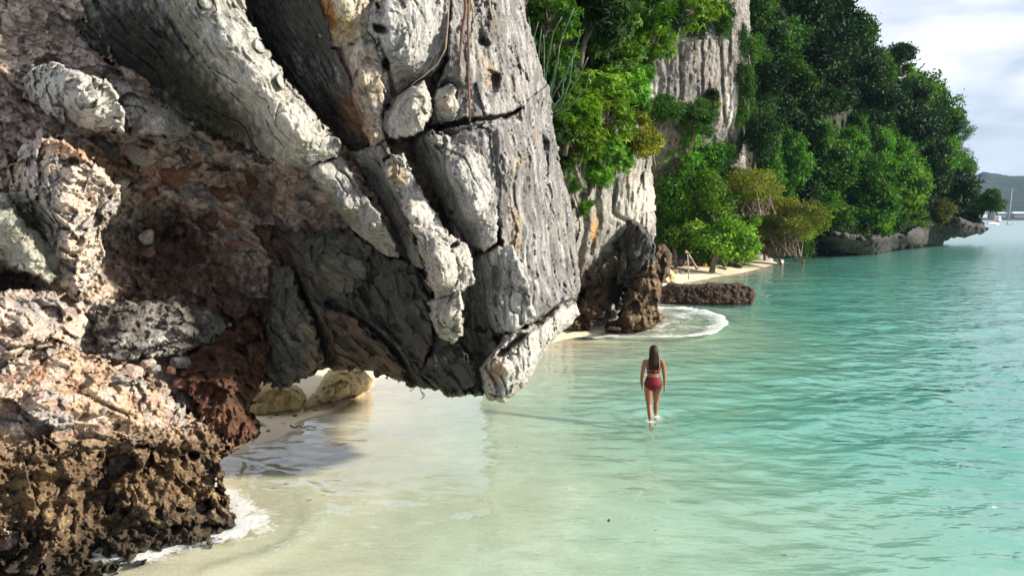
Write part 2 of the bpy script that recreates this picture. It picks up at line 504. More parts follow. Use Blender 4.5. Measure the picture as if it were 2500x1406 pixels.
foam = np.maximum(foam, (0.62 + 0.35 * fr_n) * np.exp(-(np.clip(-A2 + 0.0, 0, None) / 0.10) ** 2) * np.exp(-(np.clip(A2, 0, None) / 1.1) ** 1.2) * sstep(-2.5, -1.2, -d2))
foam = np.maximum(foam, (0.38 + 0.25 * fr_n) * sstep(-0.1, 0.3, A2))
foam = np.maximum(foam, 0.24 * sstep(-0.1, 0.5, A1) * sstep(-0.35, 0.4, fbm(qq * np.array([0.8, 2.5, 1]), 3, 58)))
BASE = wpl([(-300, 1392), (0, 1388), (120, 1388), (230, 1362), (330, 1342), (440, 1312), (545, 1292), (580, 1280), (560, 1240), (530, 1205)])
db = pdist(wx, wy, BASE)
foam = np.maximum(foam, 0.42 * np.exp(-(db / 0.30) ** 2) + 0.42 * np.exp(-(db / 1.3) ** 2) * sstep(-0.3, 0.3, fr_n))
for pts, wd, am in (([(250, 1384), (330, 1368), (410, 1342), (430, 1330)], 0.05, 0.5), ([(1380, 826), (1430, 822), (1500, 822)], 0.35, 0.6), ([(1615, 742), (1700, 744), (1800, 746)], 0.3, 0.35),
                    ([(612, 1084), (660, 1080), (690, 1072), (700, 1050), (720, 1036)], 0.10, 0.5), ([(612, 1098), (660, 1112), (692, 1104)], 0.07, 0.42), ([(890, 962), (905, 945), (925, 930)], 0.12, 0.4),
                    ([(1440, 818), (1520, 812), (1600, 806), (1630, 790)], 0.3, 0.5), ([(1760, 676), (1840, 662), (1920, 642), (1975, 631)], 0.5, 0.32), ([(560, 1215), (578, 1200), (585, 1225)], 0.05, 0.55)):
    foam = np.maximum(foam, am * np.exp(-(pdist(wx, wy, wpl(pts)) / wd) ** 2))
for off_, am_, wd_ in ((0.55, 0.34, 0.05), (1.0, 0.36, 0.06), (1.55, 0.30, 0.06), (2.2, 0.27, 0.07)):
    line = np.exp(-((db + 0.45 * fbm(qq * 0.8, 3, int(off_ * 100)) - off_) / wd_) ** 2) * (A1 > -0.3)
    foam = np.maximum(foam, am_ * line * sstep(-0.15, 0.25, fbm(qq * 1.3, 3, 60 + int(off_ * 10))))
PXP = onz(1592, 1016)
dp = np.hypot(wx - PXP[0] - 0.06, wy - PXP[1] + 0.05)
foam = np.maximum(foam, 0.36 * np.exp(-(dp / 0.40) ** 2))
for lx_, ly_ in ((-0.09, -0.24), (0.11, 0.16)):
    foam = np.maximum(foam, 0.50 * np.exp(-((wx - PXP[0] - lx_) ** 2 / 0.22 ** 2 + (wy - PXP[1] - ly_ + 0.12) ** 2 / 0.40 ** 2)))
wz += 0.012 * np.sin(dp * 16) * np.exp(-(dp / 0.8) ** 2)
edge = sstep(0.0, 0.10, -sdw)
V = np.stack([wx, wy, wz], -1).reshape(-1, 3)
Fw = gridfaces(R_, C_)
idx = np.arange(R_ * C_).reshape(R_, C_)
loop = np.concatenate([idx[0, :], idx[1:, -1], idx[-1, -2::-1], idx[-2:0:-1, 0]])
nb = len(loop)
bot = V[loop].copy(); bot[:, 2] = -14
cen = np.array([[0, 900.0, -14]])
V2 = np.vstack([V, bot, cen])
o_ = R_ * C_
ii = np.arange(nb); jj = (ii + 1) % nb
side = np.stack([loop[ii], o_ + ii, o_ + jj, loop[jj]], 1)
calmv = np.concatenate([(deepf * sstep(-4, 12, wy)).ravel(), np.ones(nb + 1)])
chopv = np.concatenate([(0.03 + 0.20 * sstep(18, 160, wy)).ravel(), np.ones(nb + 1)])
foamv = np.concatenate([foam.ravel(), np.zeros(nb + 1)])
sea = np_mesh("sea", V2, np.vstack([Fw, side]), mat=M_SEA, attrs={"foam": foamv, "calm": calmv, "chop": chopv})
bm = bmesh.new(); bm.from_mesh(sea.data); bm.verts.ensure_lookup_table()
for i_ in range(nb):
    bm.faces.new((bm.verts[o_ + i_], bm.verts[o_ + nb], bm.verts[o_ + (i_ + 1) % nb]))
bmesh.ops.recalc_face_normals(bm, faces=bm.faces)
bm.to_mesh(sea.data); bm.free()
sea["kind"] = "structure"; sea["label"] = "clear turquoise sea lapping the beach"

# ------------------------------------------------------------------ rock relief
def facets(Q, fr, seed):
    """tilted broken facets: angular rock faces without mortar-like joints"""
    F1, F2, R, Vv = worley(Q * fr, seed)
    return (R[..., 0] - 0.5) * 0.7 + ((R - 0.5) * Vv).sum(-1) * 2.8
def warpq(Q, f, a, seed):
    return Q + a * np.stack([fbm(Q * f, 2, seed), fbm(Q * f, 2, seed + 3), fbm(Q * f, 2, seed + 6)], -1)
def disp_lime(P, px, py, k):
    a = k.get('amp', 1.0); sc = k.get('sc', 1.0)
    Q = warpq(P / sc, 1.7, 0.05, 140)
    if 'rot' in k:
        c_, s_ = math.cos(k['rot']), math.sin(k['rot'])
        Q = np.stack([Q[..., 0] * c_ + Q[..., 2] * s_, Q[..., 1], -Q[..., 0] * s_ + Q[..., 2] * c_], -1)
    fc = k.get('facet', 0.4)
    d = 0.13 * fbm(Q * 0.8, 3, 1) + 0.045 * fbm(Q * np.array([3.4, 3.4, 1.6]), 4, 2, 0.6)
    d = d + 0.05 * k.get('flute', 1.0) * fbm(Q * np.array([7.5, 7.5, 0.8]), 4, 11, 0.62)
    d = d + fc * (0.20 * facets(Q, np.array([2.1, 2.1, 0.8]), 12) + 0.085 * facets(Q, np.array([5.5, 5.5, 2.0]), 13) + 0.05 * facets(Q, np.array([13, 13, 7]), 19))
    # narrow solution cracks running with the bedding
    cr_ = np.abs(fbm(Q * np.array([2.3, 2.3, 0.45]), 3, 9, 0.5))
    d = d + 0.11 * np.exp(-(cr_ / 0.022) ** 2) * sstep(-0.1, 0.25, fbm(Q * 1.1, 2, 10))
    d = d - 0.028 * fbm(Q * 10, 4, 6, 0.7, ridged=True)
    return d * a * sc
def disp_brec(P, px, py, k):
    a = k.get('amp', 1.0); sc = k.get('sc', 1.0)
    Q = warpq(P / sc, 3.0, 0.05, 40)
    Q = Q @ np.array([[0.9, 0.1, 0.42], [-0.1, 1, 0], [-0.42, 0, 0.9]])
    d = 0.30 * fbm(Q * 0.9, 4, 21, 0.55)
    for s_, am, sd_ in ((1.7, 0.20, 22), (3.9, 0.11, 17), (8.5, 0.055, 23), (18, 0.026, 24)):
        d = d + am * facets(Q, np.array([s_, s_, s_ * 1.5]), sd_)
    F1, F2, R, Vv = worley(Q * 3.1, 18)
    d = d + 0.16 * np.clip(0.45 - F1, 0, 1) * (R[..., 0] > 0.6)
    d = d - 0.05 * fbm(Q * 7, 5, 25, 0.7, ridged=True)
    return d * a * sc
def disp_reef(P, px, py, k):
    a = k.get('amp', 1.0); sc = k.get('sc', 1.0)
    Q = P / sc
    Qw = warpq(Q, 5.0, 0.05, 50)
    d = 0.65 * fbm(Qw * 1.3, 4, 26, 0.6) + 0.30 * fbm(Qw * 4.2, 5, 27, 0.72) - 0.10 * fbm(Qw * 8, 4, 30, 0.7, ridged=True) + 0.22 * facets(Qw, 2.4, 16)
    F1, F2, R, Vv = worley(Qw * 3.6, 28)
    d = d + 0.35 * np.clip(0.5 - F1, 0, 1) * (R[..., 0] > 0.6)
    F1, F2, R, Vv = worley(Qw * 9, 29)
    d = d + 0.16 * np.clip(0.6 - F1, 0, 1) * (R[..., 0] > 0.25) + 0.1 * facets(Qw, 6, 14)
    return d * a * sc
def disp_under(P, px, py, k):
    a = k.get('amp', 1.0)
    p_, q_ = (P[..., 0] + P[..., 2]) * 0.707, (P[..., 0] - P[..., 2]) * 0.707
    Q = np.stack([p_, P[..., 1], q_], -1)
    d = 0.16 * fbm(P * 1.0, 3, 61) - 0.16 * fbm(Q * np.array([2.6, 2.0, 0.7]), 4, 62, 0.55, ridged=True)
    d = d + 0.16 * facets(Q, np.array([2.6, 2.2, 1.1]), 15) + 0.07 * facets(Q, np.array([6, 5, 3.0]), 64) + 0.03 * fbm(P * 9, 4, 63, 0.65)
    return a * d
def col_lime(P, px, py, k):
    n1, n2, n3 = fbm(P * 0.9, 4, 71), fbm(P * np.array([7, 7, 1.1]), 4, 72), fbm(P * 5, 4, 73, 0.65)
    c = np.zeros(P.shape) + np.array(k.get('base', (0.40, 0.375, 0.335)))
    c = mixc(c, (0.60, 0.57, 0.51), sstep(0.0, 0.5, n1 + 0.5 * n3) * 0.8 * k.get('white', 0.9))
    c = mixc(c, (0.085, 0.08, 0.075), sstep(0.02, 0.42, n2 + 0.35 * n1 + k.get('stain', 0.0)) * 0.78)
    bs_ = np.array(k.get('base', (0.40, 0.375, 0.335)))
    c = mixc(c, bs_ * 0.46, sstep(0.08, 0.36, fbm(P * 15, 3, 74, 0.7)) * 0.75)
    c = mixc(c, np.array((0.34, 0.25, 0.14)) * min(1.0, bs_[0] / 0.3), sstep(0.18, 0.5, fbm(P * 1.6, 3, 75)) * 0.55)
    return c
def col_brec(P, px, py, k):
    F1, F2, R, _v = worley(P * np.array([4.2, 4.2, 5.5]), 23)
    n1, n2 = fbm(P * 0.8, 4, 81), fbm(P * 3.5, 4, 82, 0.6)
    c = np.zeros(P.shape) + np.array(k.get('base', (0.44, 0.305, 0.225)))
    c = mixc(c, (0.56, 0.46, 0.37), (R[..., 0] > 0.62) * 0.75)
    c = mixc(c, (0.28, 0.265, 0.25), (R[..., 1] > 0.75) * 0.8)
    c = mixc(c, (0.25, 0.095, 0.045), sstep(0.0, 0.4, n2 + k.get('red', 0.0)) * 0.8)
    c = mixc(c, (0.12, 0.06, 0.04), sstep(0.05, 0.45, n1 + k.get('dark', 0.0)) * 0.7)
    return c
def col_reef(P, px, py, k):
    n1, n2 = fbm(P * 1.2, 4, 91), fbm(P * 6, 4, 92, 0.65)
    c = np.zeros(P.shape) + np.array(k.get('base', (0.16, 0.105, 0.06)))
    c = mixc(c, k.get('tan', (0.39, 0.285, 0.155)), sstep(-0.05, 0.4, n2 + 0.3 * n1))
    c = mixc(c, (0.05, 0.033, 0.024), sstep(0.0, 0.4, n1 - 0.3 * n2 + k.get('dark', 0.0)) * 0.8)
    return c
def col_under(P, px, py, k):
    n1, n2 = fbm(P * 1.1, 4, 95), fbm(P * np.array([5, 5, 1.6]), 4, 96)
    c = np.zeros(P.shape) + np.array(k.get('base', (0.075, 0.068, 0.054)))  # dark base holds the overhang's shade as well as its staining
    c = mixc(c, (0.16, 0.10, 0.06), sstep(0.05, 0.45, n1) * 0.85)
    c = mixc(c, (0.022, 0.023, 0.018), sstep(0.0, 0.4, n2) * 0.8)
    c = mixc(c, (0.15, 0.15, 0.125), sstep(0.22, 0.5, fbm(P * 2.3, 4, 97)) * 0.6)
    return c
STYLE = {'lime': (disp_lime, col_lime, M_LIME), 'brec': (disp_brec, col_brec, M_BREC), 'reef': (disp_reef, col_reef, M_REEF), 'under': (disp_under, col_under, M_UNDER)}

def relief(name, poly, ctrl, style, parent=None, step=2.7, w=26, drop=0.7, rag=5, holes=(), cracks=(), mat=None, stains=(), folds=(), post=None, **k):
    P_ = np.asarray(poly, float)
    grow = k.get('grow', 0.0)
    x0, y0 = P_.min(0) - 2 * step - rag - grow; x1, y1 = P_.max(0) + 2 * step + rag + grow
    px, py = np.meshgrid(np.arange(x0, x1, step), np.arange(y0, y1, step))
    seed = int(abs(P_[0, 0] * 7 + P_[0, 1] * 13 + len(P_))) % 997
    sd = sdist(px, py, poly) + grow
    ng = np.stack([px / 38, py / 38, 0 * px + seed * 0.37], -1)
    sd = sd + rag * (2.0 * fbm(ng, 4, 5, 0.62) + 0.6 * facets(np.stack([px / 22, py / 22, 0 * px + seed * 0.53], -1), 1.0, 8))
    gy_, gx_ = np.gradient(sd, step)
    gl_ = np.maximum(np.hypot(gx_, gy_), 0.5)
    out = np.clip(-sd, 0, step * 1.6)
    qx, qy = px + gx_ / gl_ * out, py + gy_ / gl_ * out
    keep = sd > -step * 1.5
    f = rbf(ctrl) if not callable(ctrl) else ctrl
    D = f(qx, qy)
    wv = w * (1 + 0.8 * fbm(np.stack([px / 45, py / 45, 0 * px + seed], -1), 3, 6))
    t = np.clip(sd / np.maximum(wv, 4), 0, 1)
    D = D + drop * (1 - np.sqrt(np.clip(1 - (1 - t) ** 2, 0, 1)))
    for (line, wd, dep) in cracks:
        jit = 4 * fbm(np.stack([px / 14, py / 14, 0 * px + 3.3], -1), 3, 77)
        D = D + dep * np.exp(-((pdist(qx, qy, line) + jit * 0.6) / wd) ** 2)
    for (hx, hy, rx, ry, rot, dep) in holes:
        c_, s_ = math.cos(rot), math.sin(rot)
        a_, b_ = ((qx - hx) * c_ + (qy - hy) * s_) / rx, (-(qx - hx) * s_ + (qy - hy) * c_) / ry
        rr = np.sqrt(a_ ** 2 + b_ ** 2) + 0.9 * fbm(np.stack([px / 24, py / 24, 0 * px + hx], -1), 4, 78, 0.6)
        D = D + dep * sstep(1.15, 0.35, rr)
    dm, cf, mt = STYLE[style]
    Pw = at(qx, qy, D)
    kv = keep
    dsp = np.zeros_like(D)
    dsp[kv] = dm(Pw[kv], qx[kv], qy[kv], k)
    Pw = at(qx, qy, D + dsp)
    C = np.zeros(Pw.shape)
    C[kv] = cf(Pw[kv], qx[kv], qy[kv], k)
    for (sx, sy, rx, ry, rot, colr, am) in stains:
        c_, s_ = math.cos(rot), math.sin(rot)
        a_, b_ = ((qx - sx) * c_ + (qy - sy) * s_) / rx, (-(qx - sx) * s_ + (qy - sy) * c_) / ry
        nn = fbm(np.stack([px / 16, py / 30, 0 * px + sx], -1), 3, 79)
        C = mixc(C, colr, am * sstep(1.1, 0.3, np.sqrt(a_ ** 2 + b_ ** 2) + 0.7 * nn))
    if post: C = post(C, Pw, qx, qy)
    ids = -np.ones(px.shape, np.int64)
    ids[kv] = np.arange(kv.sum())
    fa = np.stack([ids[:-1, :-1].ravel(), ids[1:, :-1].ravel(), ids[1:, 1:].ravel(), ids[:-1, 1:].ravel()], 1)
    fa = fa[(fa >= 0).all(1)]
    o = np_mesh(name, Pw[kv], fa, cols=C[kv], mat=mat or mt, parent=parent)
    return o

cliff = thing("limestone_cliff", "huge grey and rust-red limestone cliff overhanging the beach, filling the left half", "cliff", tuple(onz(300, 1330)))
WALL = rbf([(-500, 0, 9.6), (-500, 700, 8.6), (0, 0, 10.6), (0, 300, 10.0), (0, 600, 9.6), (0, 690, 10.1), (0, 900, 8.9), (0, 1100, 8.5), (0, 1380, 8.1), (-500, 1400, 7.4), (250, 0, 11.2), (250, 350, 10.8), (200, 650, 10.6), (250, 1000, 9.5), (250, 1330, 8.8),
            (450, 200, 11.8), (350, 380, 11.2), (420, 600, 12.3), (420, 720, 11.9), (450, 900, 11.0), (450, 1050, 10.4), (500, 1250, 9.6), (600, 600, 12.8), (650, 800, 12.8), (630, 930, 12.4), (600, 1050, 11.0), (700, 200, 12.1), (900, 100, 12.3), (900, 500, 12.8), (900, 800, 12.7), (1100, 300, 12.5), (1100, 800, 12.5), (1200, -300, 12.5), (1200, 500, 13)])
relief("rock_wall", [(-520, -330), (1190, -330), (1190, 0), (1215, 500), (1170, 860), (1090, 930), (985, 905), (880, 880), (800, 880), (740, 905), (640, 925), (600, 995), (610, 1040), (585, 1075), (540, 1095), (520, 1200), (510, 1270), (300, 1370), (0, 1440), (-520, 1560)],
       WALL, 'brec', cliff, step=3.0, w=30, drop=0.8, base=(0.50, 0.375, 0.29), red=-0.10, dark=-0.15, holes=[(30, 690, 70, 34, 0.05, 0.9), (385, 580, 130, 95, 0.2, 0.35), (230, 100, 22, 75, -0.65, 0.5), (560, 330, 120, 30, 0.5, 0.5), (410, 1010, 22, 48, 0.15, 0.6), (400, 550, 60, 40, 0.3, 0.5)],
       stains=[(430, 640, 210, 160, 0.0, (0.11, 0.06, 0.038), 0.85), (580, 810, 160, 190, 0, (0.085, 0.047, 0.032), 0.85), (600, 460, 110, 70, 0.5, (0.13, 0.085, 0.06), 0.7), (300, 400, 150, 60, 0.2, (0.33, 0.12, 0.05), 0.6), (60, 300, 140, 170, 0, (0.38, 0.29, 0.25), 0.75), (120, 70, 190, 110, 0.4, (0.46, 0.37, 0.31), 0.8), (-200, 200, 200, 400, 0, (0.42, 0.33, 0.27), 0.7), (330, 400, 130, 40, 0.4, (0.40, 0.26, 0.18), 0.6), (320, 960, 160, 60, 0.4, (0.42, 0.20, 0.12), 0.6)])  # cave shade painted over its red-brown, shaded upper left lightened; rest is staining
# --- tilted slabs across the top
relief("slab", [(140, -330), (560, -330), (578, -40), (605, 50), (640, 110), (690, 190), (745, 255), (790, 310), (828, 352), (818, 386), (745, 410), (690, 396), (640, 374), (560, 332), (470, 292), (380, 252), (300, 207), (265, 165), (225, 115), (190, 60), (150, -20)],
       [(150, -330, 10.4), (400, -330, 9.3), (560, -330, 10.0), (190, 40, 11.1), (265, 160, 11.3), (400, 0, 10.0), (420, 100, 10.35), (380, 240, 11.5), (495, 5, 9.2), (550, 100, 9.2), (460, 180, 10.6), (570, 325, 11.4), (615, 200, 9.25), (680, 295, 9.3), (600, 300, 10.7), (725, 400, 10.3), (735, 355, 9.45), (578, 5, 9.85), (640, 110, 9.85), (700, 200, 9.9), (800, 320, 9.95), (815, 375, 9.9)],
       'lime', cliff, w=5, drop=0.7, rot=0.6, rag=8, grow=5, base=(0.34, 0.33, 0.28), stain=0.02, stains=[(330, 110, 240, 170, 0.6, (0.030, 0.030, 0.022), 0.95), (500, 260, 260, 80, 0.72, (0.045, 0.046, 0.028), 0.92), (455, 70, 26, 110, -0.4, (0.22, 0.21, 0.15), 0.6), (690, 270, 60, 180, -0.6, (0.55, 0.50, 0.42), 0.5)])["label"] = "grey green hanging slab with sunlit upper edge"  # shaded left face and bright edge painted in, along with green-black staining
relief("slab", [(586, -330), (742, -330), (760, -40), (800, 60), (815, 120), (850, 200), (880, 260), (905, 320), (932, 350), (905, 352), (870, 368), (845, 345), (800, 300), (750, 240), (690, 170), (640, 100), (598, 10)],
       [(586, -330, 11.0), (742, -330, 10.0), (620, 0, 11.3), (740, 0, 10.2), (690, 160, 11.4), (780, 100, 10.4), (800, 290, 11.4), (840, 220, 10.3), (860, 355, 11.2), (925, 345, 10.6)],
       'lime', cliff, w=5, drop=0.6, rot=0.6, rag=8, grow=6, base=(0.07, 0.068, 0.06), stain=0.3, stains=[(860, 290, 30, 80, -0.5, (0.30, 0.15, 0.07), 0.8)])
relief("slab", [(765, -330), (890, -330), (895, -20), (905, 78), (932, 84), (925, 106), (880, 100), (860, 112), (830, 122), (800, 110), (778, 55)],
       [(765, -330, 10.1), (890, -330, 10.2), (790, 20, 10.2), (840, 20, 9.8), (895, 20, 10.2), (850, 110, 10.4), (920, 95, 10.4)],
       'lime', cliff, w=9, drop=0.5, rot=0.3, rag=8, grow=9, base=(0.45, 0.39, 0.28), stain=-0.15, stains=[(805, 40, 26, 70, -0.3, (0.42, 0.17, 0.03), 0.9), (850, 70, 30, 40, 0, (0.40, 0.27, 0.10), 0.6)])["label"] = "cream slab with orange iron stain"
relief("slab", [(800, 122), (860, 110), (880, 92), (912, 86), (922, 140), (935, 232), (925, 295), (940, 340), (908, 356), (880, 292), (850, 222), (812, 165)],
       [(810, 130, 10.6), (870, 110, 10.2), (910, 95, 10.3), (850, 210, 10.5), (890, 200, 9.9), (930, 230, 10.3), (890, 290, 10.4), (915, 330, 10.0), (938, 338, 10.3)],
       'lime', cliff, w=8, drop=0.5, rot=0.4, rag=6, grow=5, base=(0.40, 0.33, 0.24), stain=-0.1, stains=[(838, 180, 24, 90, -0.35, (0.24, 0.09, 0.035), 0.95), (880, 290, 20, 70, -0.4, (0.26, 0.12, 0.05), 0.7)])
relief("slab", [(893, -330), (1110, -330), (1102, -40), (1097, 60), (1086, 140), (1060, 172), (1000, 202), (962, 237), (935, 268), (925, 222), (918, 172), (928, 100), (903, 70)],
       [(893, -330, 10.3), (1110, -330, 10.3), (905, 0, 10.5), (935, 20, 9.85), (960, 110, 9.85), (1020, 60, 10.1), (1095, 60, 10.7), (935, 190, 10.4), (1000, 150, 10.15), (1085, 140, 10.8), (940, 260, 10.9), (1000, 200, 10.8)],
       'lime', cliff, w=10, drop=0.5, rag=8, grow=9, base=(0.38, 0.365, 0.33), stain=0.0, white=0.75, holes=[(928, 72, 20, 12, 0.3, 0.5), (938, 155, 12, 16, 0, 0.5), (930, 25, 10, 22, -0.5, 0.35)], cracks=[([(925, 100), (945, 150), (960, 230)], 5, 0.2)])
relief("wedge_block", [(1000, 215), (1035, 198), (1046, 230), (1052, 282), (1032, 320), (992, 332), (950, 333), (932, 312), (944, 275), (965, 240)],
       [(965, 245, 10.5), (1030, 210, 10.2), (1005, 260, 9.8), (1048, 270, 10.2), (950, 325, 10.3), (1000, 325, 10.1), (940, 290, 10.5)],
       'lime', cliff, w=5, drop=0.6, rot=0.6, rag=6, grow=4, base=(0.42, 0.39, 0.33))
relief("rock_column", [(1072, 226), (1100, 214), (1112, 260), (1104, 288), (1072, 292), (1058, 260)], [(1075, 230, 10.5), (1100, 220, 10.4), (1090, 260, 10.1), (1105, 285, 10.5), (1065, 280, 10.6)], 'lime', cliff, w=7, drop=0.5, rag=6, grow=9)
# --- the seaward buttress (the prow), upper and lower halves
relief("rock_core", [(1040, -330), (1245, -330), (1262, -40), (1300, 130), (1335, 262), (1355, 400), (1390, 560), (1402, 700), (1360, 740), (1290, 800), (1230, 850), (1180, 880), (1120, 800), (1090, 500), (1010, 340)],
       [(1040, -330, 11.2), (1245, -330, 13.6), (1060, 200, 11.6), (1320, 200, 14.0), (1010, 340, 12.0), (1200, 300, 11.6), (1350, 400, 14.3), (1180, 500, 11.7), (1130, 800, 11.9), (1390, 600, 14.3), (1395, 700, 14.2), (1250, 820, 11.4), (1300, 600, 12.0)], 'lime', cliff, step=4, w=14, drop=1.2, stain=0.1)
relief("buttress", [(1098, -330), (1255, -330), (1270, -40), (1285, 40), (1311, 130), (1332, 200), (1345, 262), (1278, 264), (1232, 283), (1150, 293), (1100, 303), (1046, 312), (1050, 240), (1072, 190), (1092, 140), (1096, 40)],
       [(1098, -330, 10.5), (1255, -330, 13.0), (1110, 0, 10.6), (1180, 0, 11.2), (1270, 0, 13.0), (1075, 230, 10.9), (1120, 180, 10.5), (1200, 180, 11.2), (1260, 180, 12.0), (1330, 220, 13.6), (1060, 305, 10.7), (1150, 285, 10.5), (1260, 262, 11.6), (1338, 258, 13.6)],
       'lime', cliff, w=8, drop=2.2, rag=4, flute=2.8, base=(0.31, 0.292, 0.27), stain=0.27, white=0.75, holes=[(1178, 105, 20, 16, 0.2, 0.35), (1200, 200, 22, 32, 0.3, 0.4), (1180, 30, 26, 60, 0, 0.25), (1090, 225, 24, 30, 0, 0.3)], cracks=[([(1150, -60), (1165, 60), (1175, 100)], 8, 0.25), ([(1240, 120), (1250, 200), (1255, 262)], 8, 0.12)])["label"] = "upper half of the fluted seaward buttress"
relief("buttress", [(1050, 318), (1100, 306), (1150, 296), (1232, 287), (1268, 266), (1290, 236), (1338, 205), (1352, 300), (1366, 400), (1390, 480), (1403, 560), (1411, 640), (1417, 712), (1402, 733), (1366, 742), (1330, 770), (1296, 792), (1262, 800), (1240, 720), (1228, 640), (1216, 560), (1170, 480), (1110, 400)],
       [(1060, 322, 10.8), (1130, 310, 10.5), (1230, 300, 11.0), (1300, 240, 12.5), (1340, 280, 13.75), (1150, 420, 10.7), (1210, 400, 10.6), (1280, 400, 11.4), (1360, 400, 13.8), (1220, 560, 10.7), (1290, 560, 11.2), (1395, 560, 13.9), (1240, 700, 10.8), (1300, 700, 11.1), (1410, 700, 13.6), (1270, 795, 10.9), (1390, 735, 12.6)],
       'lime', cliff, w=8, drop=2.2, rag=4, flute=3.2, base=(0.29, 0.272, 0.255), stain=0.29, white=0.75, holes=[(1325, 345, 16, 30, -0.3, 0.3)], cracks=[([(1325, 350), (1332, 480), (1340, 520)], 9, 0.22), ([(1205, 330), (1212, 420), (1215, 560)], 8, 0.18), ([(1380, 640), (1370, 740)], 7, 0.2), ([(1090, 330), (1160, 312), (1260, 290)], 9, 0.18)])["label"] = "lower half of the fluted seaward buttress"
relief("rock_lobe", [(1020, 345), (1058, 326), (1095, 342), (1150, 370), (1196, 410), (1206, 520), (1198, 588), (1180, 607), (1150, 592), (1118, 540), (1080, 482), (1052, 440), (1018, 392)],
       [(1030, 370, 11.2), (1062, 345, 10.3), (1112, 420, 9.95), (1160, 510, 9.95), (1180, 590, 10.3), (1150, 580, 11.0), (1090, 490, 11.2), (1050, 430, 11.4), (1100, 345, 10.6), (1196, 412, 10.6), (1205, 520, 10.6)],
       'lime', cliff, w=8, drop=0.4, rot=0.35, rag=8, grow=10, base=(0.36, 0.345, 0.315), stain=0.06, white=0.75, flute=1.2)
# --- the slabs below the cross crack
relief("slab", [(748, 408), (832, 382), (852, 412), (882, 470), (922, 530), (962, 590), (972, 627), (945, 622), (900, 592), (850, 542), (800, 482)],
       [(755, 412, 10.5), (778, 420, 9.9), (800, 482, 10.8), (840, 505, 9.9), (850, 540, 11.0), (900, 570, 10.1), (900, 592, 11.0), (830, 385, 10.4), (882, 470, 10.4), (962, 595, 10.7)],
       'lime', cliff, w=5, drop=0.6, rot=0.6, rag=6, grow=4, base=(0.35, 0.335, 0.30), white=0.75, stains=[(830, 510, 70, 25, 0.8, (0.17, 0.17, 0.13), 0.8)])  # dark strip paints shade onto the lower-left face
relief("slab", [(862, 378), (940, 343), (952, 376), (930, 388), (962, 440), (992, 510), (1012, 580), (1034, 650), (1012, 650), (985, 592), (940, 512), (892, 432)],
       [(870, 382, 10.5), (935, 350, 10.2), (900, 430, 11.0), (940, 420, 10.4), (950, 510, 11.1), (985, 510, 10.5), (1000, 600, 11.1), (1025, 640, 10.8)],
       'lime', cliff, w=5, drop=0.6, rot=0.5, rag=6, grow=4, base=(0.26, 0.24, 0.21), stain=0.12)
relief("slab", [(925, 392), (985, 374), (1002, 420), (1042, 500), (1092, 570), (1142, 600), (1152, 645), (1152, 692), (1120, 712), (1072, 732), (1050, 702), (1034, 640), (1010, 560), (975, 482), (945, 432)],
       [(928, 395, 10.5), (950, 420, 9.95), (975, 484, 10.6), (1000, 515, 9.8), (1034, 640, 10.5), (1055, 630, 9.65), (1075, 690, 9.75), (985, 378, 10.3), (1042, 500, 10.3), (1092, 570, 10.15), (1148, 620, 10.15), (1150, 690, 10.25), (1060, 722, 10.3)],
       'lime', cliff, w=5, drop=0.7, rot=0.5, rag=8, grow=4, base=(0.42, 0.385, 0.335), stain=-0.06, white=0.75, holes=[(1108, 600, 16, 8, -0.5, 0.3)], stains=[(965, 420, 22, 50, -0.4, (0.33, 0.22, 0.10), 0.7)])["label"] = "pale sunlit slab with rounded lower end"
relief("hanging_nub", [(1050, 742), (1090, 727), (1122, 716), (1127, 760), (1128, 808), (1106, 836), (1076, 820), (1056, 782)],
       [(1058, 750, 10.4), (1115, 725, 10.0), (1095, 770, 9.8), (1125, 800, 10.1), (1075, 810, 10.3)], 'lime', cliff, w=9, drop=0.6, rag=7, grow=5, base=(0.38, 0.35, 0.30))
relief("buttress", [(1150, 640), (1190, 615), (1250, 600), (1268, 640), (1290, 700), (1304, 770), (1262, 808), (1225, 812), (1180, 830), (1140, 800), (1140, 720)],
       [(1152, 650, 11.2), (1200, 625, 10.6), (1255, 615, 10.4), (1150, 760, 11.6), (1190, 720, 10.8), (1212, 720, 10.2), (1240, 700, 10.6), (1258, 690, 10.0), (1280, 720, 10.3), (1240, 795, 10.4), (1170, 815, 11.4), (1298, 770, 10.6)],
       'lime', cliff, w=9, drop=0.6, rag=7, grow=5, base=(0.36, 0.345, 0.32), stain=0.05, flute=1.6, holes=[(1212, 690, 14, 55, 0, 0.22)])
# --- the dripping tip of the overhang
relief("overhang_tip", [(1163, 900), (1182, 878), (1205, 850), (1225, 812), (1262, 805), (1300, 790), (1340, 765), (1372, 742), (1406, 734), (1413, 768), (1385, 800), (1345, 838), (1316, 880), (1292, 930), (1252, 968), (1232, 982), (1196, 976), (1172, 952)],
       [(1172, 910, 10.6), (1200, 890, 10.1), (1190, 965, 10.5), (1232, 972, 10.2), (1240, 900, 10.0), (1230, 830, 10.6), (1290, 810, 10.6), (1300, 870, 10.6), (1285, 920, 10.5), (1370, 760, 12.0), (1405, 745, 13.2), (1340, 820, 11.6), (1395, 775, 13.0)],
       'lime', cliff, w=16, drop=1.3, flute=0.8, amp=1.2, base=(0.43, 0.40, 0.355), holes=[(1228, 862, 18, 10, -0.5, 0.5), (1262, 830, 30, 12, -0.65, 0.35), (1275, 800, 24, 9, -0.5, 0.3)], stains=[(1212, 905, 22, 45, 0.1, (0.30, 0.15, 0.06), 0.75)], cracks=[([(1410, 728), (1360, 760), (1300, 800), (1240, 850)], 7, 0.25)])["label"] = "pitted tip of the overhang above the water"
